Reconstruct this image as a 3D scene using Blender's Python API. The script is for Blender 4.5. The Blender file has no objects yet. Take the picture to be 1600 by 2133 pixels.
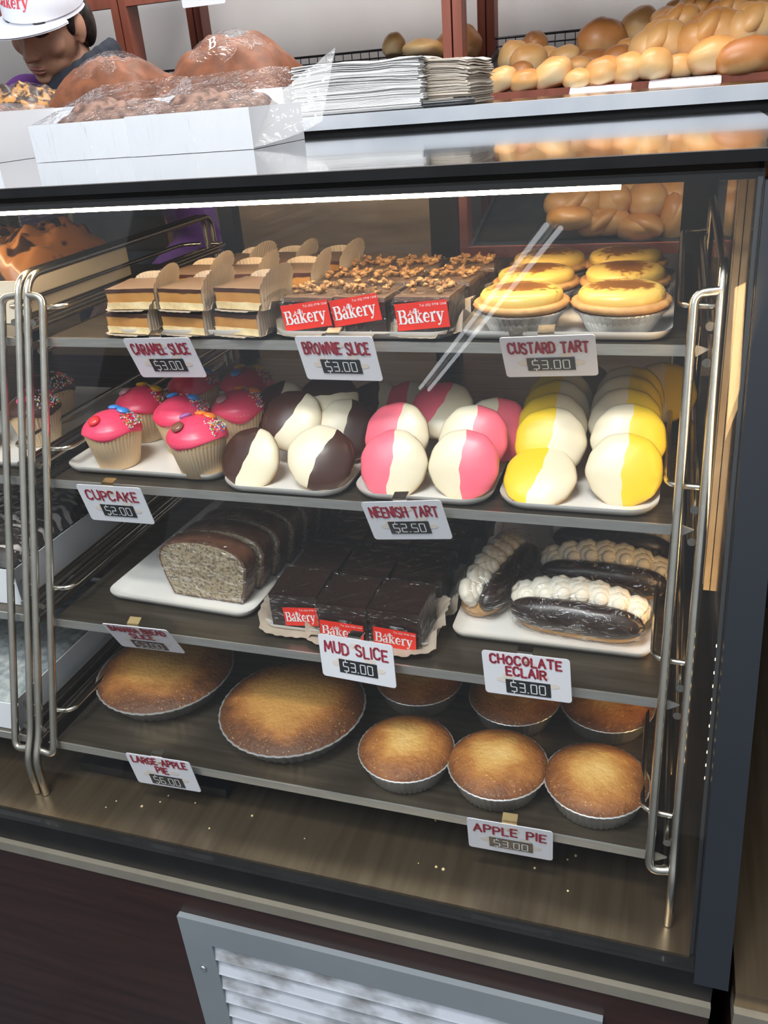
import bpy, math, random
from mathutils import Vector, Matrix, Euler, noise as mnoise

random.seed(7)
scene = bpy.context.scene
COL = scene.collection
PI = math.pi

# ------------------------------------------------------------------ camera
CAM_Z = 1.36
cam_data = bpy.data.cameras.new('camera')
cam = bpy.data.objects.new('camera', cam_data)
COL.objects.link(cam)
cam_data.sensor_fit = 'HORIZONTAL'
cam_data.sensor_width = 36.0
cam_data.lens = 1759.94 * 36.0 / 1600.0
cam_data.clip_start = 0.02
_r = Vector((0.9499565, 0.3034043, -0.0743539))
_d = Vector((0.0724981, -0.4456544, -0.8922646))
_f = Vector((-0.3038531, 0.8422220, -0.4453486))
cam.matrix_world = Matrix(((_r.x, -_d.x, -_f.x, 0.0), (_r.y, -_d.y, -_f.y, 0.0),
                           (_r.z, -_d.z, -_f.z, CAM_Z), (0, 0, 0, 1)))
scene.camera = cam

# ------------------------------------------------------------------ view, world and lamps
vs = scene.view_settings
vs.view_transform = 'Standard'
vs.look = 'None'
vs.gamma = 1.0
vs.exposure = 0.0
vs.use_curve_mapping = False
scene.cycles.use_denoising = True
scene.cycles.transparent_max_bounces = 24
scene.cycles.max_bounces = 8
scene.cycles.sample_clamp_indirect = 4.0
scene.cycles.caustics_reflective = False
scene.cycles.caustics_refractive = False

world = bpy.data.worlds.new('daylight')
scene.world = world
world.use_nodes = True
wn = world.node_tree.nodes
wl = world.node_tree.links
wn.clear()
wo = wn.new('ShaderNodeOutputWorld')
wb = wn.new('ShaderNodeBackground')
wr = wn.new('ShaderNodeValToRGB')
ws = wn.new('ShaderNodeSeparateXYZ')
wm = wn.new('ShaderNodeMapRange')
wt = wn.new('ShaderNodeTexCoord')
wl.new(wt.outputs['Generated'], ws.inputs[0])
wl.new(ws.outputs['Z'], wm.inputs['Value'])
wm.inputs['From Min'].default_value = -1.0
wm.inputs['From Max'].default_value = 1.0
wl.new(wm.outputs[0], wr.inputs[0])
wl.new(wr.outputs[0], wb.inputs[0])
e = wr.color_ramp.elements
e[0].position = 0.0
e[0].color = (0.10, 0.11, 0.12, 1)
e[1].position = 1.0
e[1].color = (0.90, 0.95, 1.0, 1)
n_ = wr.color_ramp.elements.new(0.50)
n_.color = (0.36, 0.38, 0.40, 1)
n_ = wr.color_ramp.elements.new(0.72)
n_.color = (0.72, 0.78, 0.86, 1)
wb.inputs['Strength'].default_value = 0.9
wl.new(wb.outputs[0], wo.inputs[0])


def area_lamp(name, loc, target, sx, sy, watts, color):
    ld = bpy.data.lights.new(name, 'AREA')
    ld.shape = 'RECTANGLE'
    ld.size, ld.size_y = sx, sy
    ld.energy = watts
    ld.color = color
    o = bpy.data.objects.new(name, ld)
    COL.objects.link(o)
    o.location = loc
    o.rotation_euler = (Vector(target) - Vector(loc)).to_track_quat('-Z', 'Y').to_euler()
    return o


area_lamp('ceiling_lamp', (-0.35, -0.12, 2.85), (-0.35, 0.55, 0.9), 0.6, 0.25, 30, (1.0, 0.97, 0.93))
area_lamp('daylight_fill', (-1.0, -0.85, 3.1), (-0.5, 1.1, 1.1), 1.8, 0.9, 55, (0.86, 0.93, 1.0))  # added lamp for shopfront daylight, hung high to keep out of the glass
area_lamp('post_led', (0.0575, 0.735, 0.96), (-0.20, 0.95, 0.96), 0.012, 0.50, 0.4, (1.0, 0.64, 0.28))
area_lamp('aisle_fill', (-0.6, 1.95, 2.9), (-0.5, 2.3, 1.3), 1.8, 0.3, 44, (1.0, 0.94, 0.88))  # unseen fill added over the aisle to brighten the wall and racks


# ------------------------------------------------------------------ materials
def new_mat(name):
    m = bpy.data.materials.new(name)
    m.use_nodes = True
    nt = m.node_tree
    nt.nodes.clear()
    return m, nt.nodes, nt.links


MATS = {}


def pmat(name, c1, c2=None, scale=30.0, rough=0.5, metal=0.0, bump=0.0, bscale=None, lo=0.35, hi=0.65,
         detail=4.0, stretch=None, coat=0.0, spec=0.5, sss=0.0):
    """Principled material whose colour wanders between c1 and c2 by object-space noise."""
    m, N, L = new_mat(name)
    out = N.new('ShaderNodeOutputMaterial')
    b = N.new('ShaderNodeBsdfPrincipled')
    L.new(b.outputs[0], out.inputs[0])
    b.inputs['Roughness'].default_value = rough
    b.inputs['Metallic'].default_value = metal
    b.inputs['Coat Weight'].default_value = coat
    b.inputs['Coat Roughness'].default_value = 0.08
    b.inputs['Specular IOR Level'].default_value = spec
    if sss:
        b.inputs['Subsurface Weight'].default_value = sss
        b.inputs['Subsurface Radius'].default_value = (0.004, 0.002, 0.001)
    tc = N.new('ShaderNodeTexCoord')
    mp = N.new('ShaderNodeMapping')
    L.new(tc.outputs['Object'], mp.inputs[0])
    if stretch:
        mp.inputs['Scale'].default_value = stretch
    nz = N.new('ShaderNodeTexNoise')
    nz.inputs['Scale'].default_value = scale
    nz.inputs['Detail'].default_value = detail
    L.new(mp.outputs[0], nz.inputs['Vector'])
    rp = N.new('ShaderNodeValToRGB')
    rp.color_ramp.elements[0].position = lo
    rp.color_ramp.elements[1].position = hi
    rp.color_ramp.elements[0].color = (*c1, 1)
    rp.color_ramp.elements[1].color = (*(c2 or c1), 1)
    L.new(nz.outputs['Fac'], rp.inputs[0])
    L.new(rp.outputs[0], b.inputs['Base Color'])
    if bump:
        n2 = N.new('ShaderNodeTexNoise')
        n2.inputs['Scale'].default_value = bscale or scale
        n2.inputs['Detail'].default_value = detail
        L.new(mp.outputs[0], n2.inputs['Vector'])
        bp = N.new('ShaderNodeBump')
        bp.inputs['Strength'].default_value = bump
        bp.inputs['Distance'].default_value = 0.002
        L.new(n2.outputs['Fac'], bp.inputs['Height'])
        L.new(bp.outputs[0], b.inputs['Normal'])
    MATS[name] = m
    return m


def film_mat(name, tint=(1, 1, 1), base=0.04, gain=0.9, rough=0.03, haze=0.0, crinkle=0.0, cscale=60.0, stretch=(1, 1, 1), cdist=0.01):
    """Thin clear sheet: see-through with mirror reflections growing towards grazing angles."""
    m, N, L = new_mat(name)
    out = N.new('ShaderNodeOutputMaterial')
    tr = N.new('ShaderNodeBsdfTransparent')
    tr.inputs[0].default_value = (*tint, 1)
    gl = N.new('ShaderNodeBsdfGlossy')
    gl.inputs['Roughness'].default_value = rough
    lw = N.new('ShaderNodeLayerWeight')
    lw.inputs['Blend'].default_value = 0.5
    pw = N.new('ShaderNodeMath')
    pw.operation = 'POWER'
    pw.inputs[1].default_value = 5.0
    L.new(lw.outputs['Facing'], pw.inputs[0])
    ma = N.new('ShaderNodeMath')
    ma.operation = 'MULTIPLY_ADD'
    ma.inputs[1].default_value = gain
    ma.inputs[2].default_value = base
    ma.use_clamp = True
    L.new(pw.outputs[0], ma.inputs[0])
    mx = N.new('ShaderNodeMixShader')
    L.new(ma.outputs[0], mx.inputs[0])
    L.new(tr.outputs[0], mx.inputs[1])
    L.new(gl.outputs[0], mx.inputs[2])
    if crinkle:
        tc = N.new('ShaderNodeTexCoord')
        mp = N.new('ShaderNodeMapping')
        mp.inputs['Scale'].default_value = stretch
        L.new(tc.outputs['Object'], mp.inputs[0])
        nz = N.new('ShaderNodeTexNoise')
        nz.inputs['Scale'].default_value = cscale
        nz.inputs['Detail'].default_value = 2.0
        nz.inputs['Distortion'].default_value = 1.5
        L.new(mp.outputs[0], nz.inputs['Vector'])
        bp = N.new('ShaderNodeBump')
        bp.inputs['Strength'].default_value = crinkle
        bp.inputs['Distance'].default_value = cdist
        L.new(nz.outputs['Fac'], bp.inputs['Height'])
        L.new(bp.outputs[0], gl.inputs['Normal'])
        L.new(bp.outputs[0], lw.inputs['Normal'])
    if haze:
        df = N.new('ShaderNodeBsdfDiffuse')
        m2 = N.new('ShaderNodeMixShader')
        m2.inputs[0].default_value = haze
        L.new(mx.outputs[0], m2.inputs[1])
        L.new(df.outputs[0], m2.inputs[2])
        L.new(m2.outputs[0], out.inputs[0])
    else:
        L.new(mx.outputs[0], out.inputs[0])
    MATS[name] = m
    return m


def emit_mat(name, color, strength):
    m, N, L = new_mat(name)
    out = N.new('ShaderNodeOutputMaterial')
    em = N.new('ShaderNodeEmission')
    em.inputs[0].default_value = (*color, 1)
    em.inputs[1].default_value = strength
    L.new(em.outputs[0], out.inputs[0])
    MATS[name] = m
    return m


def radial_mat(name, stops, rmax, rough=0.6, wob=0.25, nscale=25.0, bump=0.3, speck=None, axis_stretch=(1, 1, 0)):
    """Colour by distance from the thing's own vertical axis, broken up with noise (browned rims, dusted centres)."""
    m, N, L = new_mat(name)
    out = N.new('ShaderNodeOutputMaterial')
    b = N.new('ShaderNodeBsdfPrincipled')
    b.inputs['Roughness'].default_value = rough
    L.new(b.outputs[0], out.inputs[0])
    tc = N.new('ShaderNodeTexCoord')
    mp = N.new('ShaderNodeMapping')
    mp.inputs['Scale'].default_value = axis_stretch
    L.new(tc.outputs['Object'], mp.inputs[0])
    ln = N.new('ShaderNodeVectorMath')
    ln.operation = 'LENGTH'
    L.new(mp.outputs[0], ln.inputs[0])
    oi = N.new('ShaderNodeObjectInfo')
    ad = N.new('ShaderNodeVectorMath')
    ad.operation = 'ADD'
    L.new(tc.outputs['Object'], ad.inputs[0])
    L.new(oi.outputs['Location'], ad.inputs[1])
    nz = N.new('ShaderNodeTexNoise')
    nz.inputs['Scale'].default_value = nscale
    nz.inputs['Detail'].default_value = 5.0
    L.new(ad.outputs[0], nz.inputs['Vector'])
    dv = N.new('ShaderNodeMath')
    dv.operation = 'DIVIDE'
    dv.inputs[1].default_value = rmax
    L.new(ln.outputs['Value'], dv.inputs[0])
    sb = N.new('ShaderNodeMath')
    sb.operation = 'MULTIPLY_ADD'
    sb.inputs[1].default_value = wob * 2
    L.new(nz.outputs['Fac'], sb.inputs[0])
    L.new(dv.outputs[0], sb.inputs[2])
    s2 = N.new('ShaderNodeMath')
    s2.operation = 'SUBTRACT'
    s2.inputs[1].default_value = wob
    L.new(sb.outputs[0], s2.inputs[0])
    rp = N.new('ShaderNodeValToRGB')
    el = rp.color_ramp.elements
    el[0].position, el[0].color = stops[0][0], (*stops[0][1], 1)
    el[1].position, el[1].color = stops[-1][0], (*stops[-1][1], 1)
    for p_, c_ in stops[1:-1]:
        x_ = el.new(p_)
        x_.color = (*c_, 1)
    L.new(s2.outputs[0], rp.inputs[0])
    col = rp.outputs[0]
    if speck:
        n3 = N.new('ShaderNodeTexNoise')
        n3.inputs['Scale'].default_value = speck[0]
        n3.inputs['Detail'].default_value = 2.0
        L.new(tc.outputs['Object'], n3.inputs['Vector'])
        r3 = N.new('ShaderNodeValToRGB')
        r3.color_ramp.elements[0].position = speck[2]
        r3.color_ramp.elements[1].position = speck[2] + 0.06
        L.new(n3.outputs['Fac'], r3.inputs[0])
        mx = N.new('ShaderNodeMix')
        mx.data_type = 'RGBA'
        L.new(r3.outputs[0], mx.inputs[0])
        L.new(col, mx.inputs[6])
        mx.inputs[7].default_value = (*speck[1], 1)
        col = mx.outputs[2]
    L.new(col, b.inputs['Base Color'])
    if bump:
        bp = N.new('ShaderNodeBump')
        bp.inputs['Strength'].default_value = bump
        bp.inputs['Distance'].default_value = 0.002
        n4 = N.new('ShaderNodeTexNoise')
        n4.inputs['Scale'].default_value = 180.0
        L.new(tc.outputs['Object'], n4.inputs['Vector'])
        L.new(n4.outputs['Fac'], bp.inputs['Height'])
        L.new(bp.outputs[0], b.inputs['Normal'])
    MATS[name] = m
    return m


def tile_mat(name):
    m, N, L = new_mat(name)
    out = N.new('ShaderNodeOutputMaterial')
    b = N.new('ShaderNodeBsdfPrincipled')
    b.inputs['Roughness'].default_value = 0.35
    L.new(b.outputs[0], out.inputs[0])
    tc = N.new('ShaderNodeTexCoord')
    br = N.new('ShaderNodeTexBrick')
    br.offset = 0.0
    br.inputs['Scale'].default_value = 1.0
    br.inputs['Brick Width'].default_value = 0.45
    br.inputs['Row Height'].default_value = 0.45
    br.inputs['Mortar Size'].default_value = 0.006
    br.inputs['Color1'].default_value = (0.06, 0.068, 0.082, 1)
    br.inputs['Color2'].default_value = (0.075, 0.084, 0.10, 1)
    br.inputs['Mortar'].default_value = (0.015, 0.015, 0.017, 1)
    L.new(tc.outputs['Object'], br.inputs['Vector'])
    L.new(br.outputs['Color'], b.inputs['Base Color'])
    MATS[name] = m
    return m


def wood_mat(name, c1, c2, rough=0.4, scale=6.0, stretch=(1, 1, 14)):
    return pmat(name, c1, c2, scale=scale, rough=rough, lo=0.3, hi=0.7, detail=8.0, stretch=stretch, bump=0.05)


M = MATS
tile_mat('floor_tile')
pmat('wall_paint', (0.66, 0.64, 0.64), (0.74, 0.73, 0.74), scale=3, rough=0.8)
wood_mat('panel_wood', (0.020, 0.0065, 0.005), (0.040, 0.014, 0.010), rough=0.32, stretch=(1, 1, 12))
wood_mat('rack_wood', (0.19, 0.045, 0.024), (0.27, 0.075, 0.042), rough=0.5, stretch=(6, 6, 0.6))
wood_mat('tan_board', (0.20, 0.12, 0.06), (0.30, 0.19, 0.10), rough=0.5, stretch=(1, 4, 6))
pmat('black_frame', (0.008, 0.008, 0.009), (0.011, 0.011, 0.012), rough=0.45, spec=0.25)
pmat('slate_frame', (0.014, 0.017, 0.022), (0.018, 0.021, 0.027), scale=4, rough=0.45, spec=0.35)
pmat('black_glass', (0.006, 0.006, 0.007), (0.008, 0.008, 0.009), rough=0.02, spec=0.8, coat=1.0)
pmat('steel_rod', (0.62, 0.58, 0.50), (0.70, 0.66, 0.58), scale=60, rough=0.22, metal=1.0)
pmat('steel_shelf', (0.16, 0.13, 0.095), (0.22, 0.185, 0.14), scale=9, rough=0.34, metal=0.85, stretch=(1, 14, 1))
pmat('steel_deck', (0.20, 0.145, 0.09), (0.26, 0.195, 0.125), scale=6, rough=0.30, metal=0.8, stretch=(14, 1, 1))
pmat('steel_lip', (0.50, 0.49, 0.45), (0.58, 0.57, 0.53), scale=30, rough=0.3, metal=0.7, stretch=(1, 10, 10))
pmat('trim_metal', (0.36, 0.32, 0.25), (0.42, 0.38, 0.30), scale=20, rough=0.35, metal=0.6)
pmat('silver', (0.66, 0.70, 0.76), (0.86, 0.88, 0.92), scale=5, rough=0.3, metal=0.45, stretch=(1.2, 1, 1))  # pale blue-white patches put reflected daylight into the metal's colour
pmat('vent_grey', (0.21, 0.235, 0.25), (0.235, 0.26, 0.275), scale=8, rough=0.45)
pmat('vent_slat', (0.22, 0.215, 0.21), (0.58, 0.61, 0.66), scale=34, rough=0.6, lo=0.30, hi=0.56, detail=12, stretch=(.6, 1, 1))
pmat('chrome', (0.8, 0.8, 0.8), (0.85, 0.85, 0.85), rough=0.12, metal=1.0)
pmat('brass_clip', (0.55, 0.42, 0.20), (0.62, 0.48, 0.26), rough=0.3, metal=0.9)
pmat('melamine', (0.80, 0.77, 0.72), (0.83, 0.80, 0.75), scale=8, rough=0.22, coat=0.3)
pmat('card_white', (0.80, 0.79, 0.84), (0.84, 0.83, 0.87), scale=6, rough=0.35)
pmat('ink_red', (0.33, 0.012, 0.035), (0.42, 0.03, 0.06), scale=30, rough=0.5)
pmat('lcd_black', (0.010, 0.012, 0.016), (0.014, 0.016, 0.02), rough=0.3)
pmat('digit_white', (0.85, 0.85, 0.85), (0.9, 0.9, 0.9), rough=0.5)
pmat('label_red', (0.80, 0.030, 0.018), (0.84, 0.04, 0.022), scale=10, rough=0.3)
pmat('leaf_print', (0.80, 0.71, 0.62), (0.82, 0.73, 0.65), rough=0.5)
pmat('paper_cup', (0.36, 0.29, 0.22), (0.46, 0.38, 0.30), scale=20, rough=0.75)
pmat('wrapper', (0.72, 0.50, 0.28), (0.80, 0.60, 0.38), scale=14, rough=0.7)
pmat('chocolate_dark', (0.018, 0.008, 0.006), (0.026, 0.012, 0.008), scale=14, rough=0.28)
pmat('chocolate_icing', (0.050, 0.017, 0.011), (0.065, 0.024, 0.015), scale=14, rough=0.26)
pmat('chocolate_matt', (0.12, 0.075, 0.05), (0.17, 0.11, 0.078), scale=10, rough=0.45)  # paler taupe has the reflection on the caramel slice tops put into it
pmat('chocolate_edge', (0.045, 0.016, 0.010), (0.08, 0.03, 0.02), scale=40, rough=0.4)
pmat('caramel', (0.46, 0.19, 0.045), (0.56, 0.27, 0.075), scale=40, rough=0.4, bump=0.2)
pmat('biscuit', (0.66, 0.47, 0.22), (0.82, 0.66, 0.38), scale=90, rough=0.8, bump=0.5)
pmat('tart_base', (0.52, 0.30, 0.12), (0.68, 0.44, 0.20), scale=60, rough=0.7, bump=0.3)
pmat('walnut', (0.20, 0.085, 0.025), (0.50, 0.29, 0.12), scale=160, rough=0.6, bump=0.6)
pmat('cream_icing', (0.78, 0.68, 0.48), (0.82, 0.73, 0.54), scale=14, rough=0.34, sss=0.1)
pmat('pink_icing', (0.90, 0.14, 0.20), (0.92, 0.18, 0.24), scale=14, rough=0.34, sss=0.05)
pmat('yellow_icing', (0.86, 0.58, 0.025), (0.90, 0.64, 0.04), scale=14, rough=0.34, sss=0.05)
pmat('cupcake_icing', (0.84, 0.055, 0.13), (0.88, 0.075, 0.16), scale=14, rough=0.32, sss=0.05)
pmat('cake_sponge', (0.62, 0.34, 0.13), (0.74, 0.46, 0.2), scale=70, rough=0.8, bump=0.4)
pmat('foil', (0.86, 0.86, 0.85), (0.92, 0.92, 0.91), scale=70, rough=0.26, metal=0.75, bump=0.3, bscale=160)
pmat('pastry_rim', (0.50, 0.25, 0.08), (0.64, 0.36, 0.13), scale=60, rough=0.6, bump=0.3)
radial_mat('custard', [(0.0, (0.17, 0.07, 0.015)), (0.58, (0.26, 0.10, 0.02)), (0.72, (0.70, 0.44, 0.10)), (0.80, (0.78, 0.54, 0.13)), (1.0, (0.80, 0.56, 0.14))],
           0.040, rough=0.3, wob=0.55, nscale=150, bump=0.05, axis_stretch=(0.85, 1.25, 0))
radial_mat('pie_large', [(0.0, (0.55, 0.29, 0.075)), (0.5, (0.50, 0.245, 0.06)), (0.72, (0.34, 0.13, 0.028)), (0.92, (0.15, 0.05, 0.012)), (1.0, (0.10, 0.034, 0.009))],
           0.084, rough=0.6, wob=0.34, nscale=30, bump=0.9, speck=(420, (0.60, 0.34, 0.10), 0.66))
radial_mat('pie_small', [(0.0, (0.80, 0.52, 0.19)), (0.32, (0.66, 0.37, 0.10)), (0.60, (0.44, 0.175, 0.037)), (0.88, (0.24, 0.08, 0.018)), (1.0, (0.15, 0.05, 0.012))],
           0.052, rough=0.6, wob=0.38, nscale=36, bump=0.9, speck=(480, (0.66, 0.40, 0.14), 0.66))
pmat('pie_edge', (0.30, 0.12, 0.03), (0.50, 0.25, 0.08), scale=60, rough=0.7, bump=0.3)
pmat('banana_crumb', (0.12, 0.088, 0.05), (0.40, 0.31, 0.19), scale=330, rough=0.85, bump=0.5, lo=0.34, hi=0.56, detail=3)
pmat('banana_crust', (0.075, 0.028, 0.013), (0.15, 0.06, 0.03), scale=40, rough=0.5)
pmat('whipped_cream', (0.82, 0.74, 0.60), (0.88, 0.81, 0.68), scale=30, rough=0.45, sss=0.15)
pmat('choux', (0.42, 0.22, 0.07), (0.58, 0.34, 0.13), scale=50, rough=0.7)
pmat('box_card', (0.80, 0.82, 0.86), (0.86, 0.87, 0.90), scale=5, rough=0.5)
pmat('box_cream', (0.70, 0.62, 0.48), (0.76, 0.68, 0.55), scale=5, rough=0.5)
pmat('cake_brown', (0.125, 0.036, 0.010), (0.21, 0.062, 0.018), scale=40, rough=0.6, bump=0.3)
pmat('fruit_cake', (0.035, 0.016, 0.01), (0.46, 0.22, 0.06), scale=46, rough=0.4, lo=0.50, hi=0.58, bump=0.4)
pmat('lamington', (0.05, 0.03, 0.025), (0.50, 0.42, 0.38), scale=70, rough=0.8, lo=0.42, hi=0.55, bump=0.4)
pmat('coconut_grey', (0.22, 0.25, 0.26), (0.46, 0.48, 0.46), scale=90, rough=0.9, bump=0.4)
pmat('drizzle_cake', (0.02, 0.012, 0.01), (0.55, 0.50, 0.46), scale=38, rough=0.5, lo=0.52, hi=0.60, detail=1, stretch=(1, 2.6, 1))
pmat('napkin_white', (0.78, 0.77, 0.75), (0.84, 0.83, 0.82), scale=8, rough=0.85)
pmat('napkin_cream', (0.66, 0.58, 0.47), (0.74, 0.66, 0.56), scale=8, rough=0.85)
pmat('pen_black', (0.012, 0.012, 0.012), (0.02, 0.02, 0.02), rough=0.25)
pmat('skin', (0.46, 0.235, 0.15), (0.52, 0.28, 0.185), scale=8, rough=0.5, sss=0.1)
pmat('lip', (0.40, 0.15, 0.115), (0.44, 0.17, 0.13), rough=0.4)
pmat('hair', (0.014, 0.010, 0.009), (0.03, 0.02, 0.017), scale=60, rough=0.4)
pmat('cap_cloth', (0.74, 0.75, 0.82), (0.78, 0.79, 0.86), scale=20, rough=0.8)
pmat('cap_ink', (0.72, 0.05, 0.075), (0.76, 0.06, 0.09), rough=0.6)
pmat('navy_cloth', (0.010, 0.013, 0.022), (0.016, 0.02, 0.032), scale=60, rough=0.9)
pmat('purple_cloth', (0.07, 0.012, 0.12), (0.09, 0.018, 0.15), scale=60, rough=0.9)
pmat('wire_dark', (0.10, 0.10, 0.11), (0.14, 0.14, 0.15), rough=0.4, metal=0.8)
pmat('channel_tan', (0.36, 0.27, 0.17), (0.44, 0.34, 0.22), scale=30, rough=0.45, metal=0.2)
pmat('pillar_white', (0.62, 0.62, 0.62), (0.68, 0.68, 0.68), scale=4, rough=0.7)
pmat('tray_dark', (0.016, 0.014, 0.013), (0.028, 0.024, 0.02), scale=40, rough=0.5)
film_mat('case_glass', tint=(0.975, 0.98, 0.975), base=0.030, gain=0.9, rough=0.0)
film_mat('cling_film', base=0.04, gain=0.6, rough=0.05, crinkle=1.0, cscale=30, stretch=(1, 1, 2.2), haze=0.004, cdist=0.014)
film_mat('taut_film', base=0.05, gain=0.6, rough=0.12, crinkle=0.9, cscale=14, stretch=(2.6, 1, 0.8), haze=0.01, cdist=0.012)
film_mat('clear_wrap', base=0.08, gain=0.7, rough=0.08, crinkle=0.8, cscale=30, haze=0.22)
emit_mat('led_warm', (1.0, 0.74, 0.44), 62.0)
emit_mat('led_dots', (1.0, 0.70, 0.32), 14.0)
for nm_, c_ in (('red', (0.75, 0.03, 0.04)), ('yellow', (0.80, 0.47, 0.02)), ('blue', (0.06, 0.26, 0.68)), ('orange', (0.85, 0.22, 0.03)),
                ('brown', (0.22, 0.08, 0.045)), ('mauve', (0.36, 0.16, 0.42)), ('grey', (0.40, 0.20, 0.21)), ('green', (0.1, 0.42, 0.08)), ('white', (0.8, 0.78, 0.72)), ('pink', (0.85, 0.05, 0.2))):
    pmat('candy_' + nm_, c_, tuple(min(1, x * 1.1) for x in c_), rough=0.25, coat=0.3)


emit_mat('tube_light', (0.92, 0.96, 1.0), 7.0)


def bread_mat(name, top, side, base):
    """Baked colour by height within the roll plus uneven browning."""
    m, N, L = new_mat(name)
    out = N.new('ShaderNodeOutputMaterial')
    b = N.new('ShaderNodeBsdfPrincipled')
    b.inputs['Roughness'].default_value = 0.42
    L.new(b.outputs[0], out.inputs[0])
    tc = N.new('ShaderNodeTexCoord')
    sp = N.new('ShaderNodeSeparateXYZ')
    L.new(tc.outputs['Generated'], sp.inputs[0])
    oi = N.new('ShaderNodeObjectInfo')
    ad = N.new('ShaderNodeVectorMath')
    L.new(tc.outputs['Object'], ad.inputs[0])
    L.new(oi.outputs['Location'], ad.inputs[1])
    nz = N.new('ShaderNodeTexNoise')
    nz.inputs['Scale'].default_value = 22.0
    nz.inputs['Detail'].default_value = 6.0
    L.new(ad.outputs[0], nz.inputs['Vector'])
    ma = N.new('ShaderNodeMath')
    ma.operation = 'MULTIPLY_ADD'
    ma.inputs[1].default_value = 0.55
    L.new(nz.outputs['Fac'], ma.inputs[0])
    L.new(sp.outputs['Z'], ma.inputs[2])
    sb = N.new('ShaderNodeMath')
    sb.operation = 'SUBTRACT'
    sb.inputs[1].default_value = 0.27
    L.new(ma.outputs[0], sb.inputs[0])
    rp = N.new('ShaderNodeValToRGB')
    el = rp.color_ramp.elements
    el[0].position, el[0].color = 0.08, (*base, 1)
    el[1].position, el[1].color = 0.95, (*top, 1)
    x_ = el.new(0.45)
    x_.color = (*side, 1)
    L.new(sb.outputs[0], rp.inputs[0])
    L.new(rp.outputs[0], b.inputs['Base Color'])
    bp = N.new('ShaderNodeBump')
    bp.inputs['Strength'].default_value = 0.15
    bp.inputs['Distance'].default_value = 0.004
    L.new(nz.outputs['Fac'], bp.inputs['Height'])
    L.new(bp.outputs[0], b.inputs['Normal'])
    MATS[name] = m
    return m


bread_mat('bread_pale', (0.60, 0.27, 0.075), (0.72, 0.44, 0.18), (0.80, 0.62, 0.38))
bread_mat('bread_gold', (0.48, 0.18, 0.04), (0.66, 0.34, 0.11), (0.78, 0.57, 0.32))
bread_mat('bread_brown', (0.34, 0.12, 0.03), (0.48, 0.20, 0.06), (0.66, 0.42, 0.2))


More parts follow.
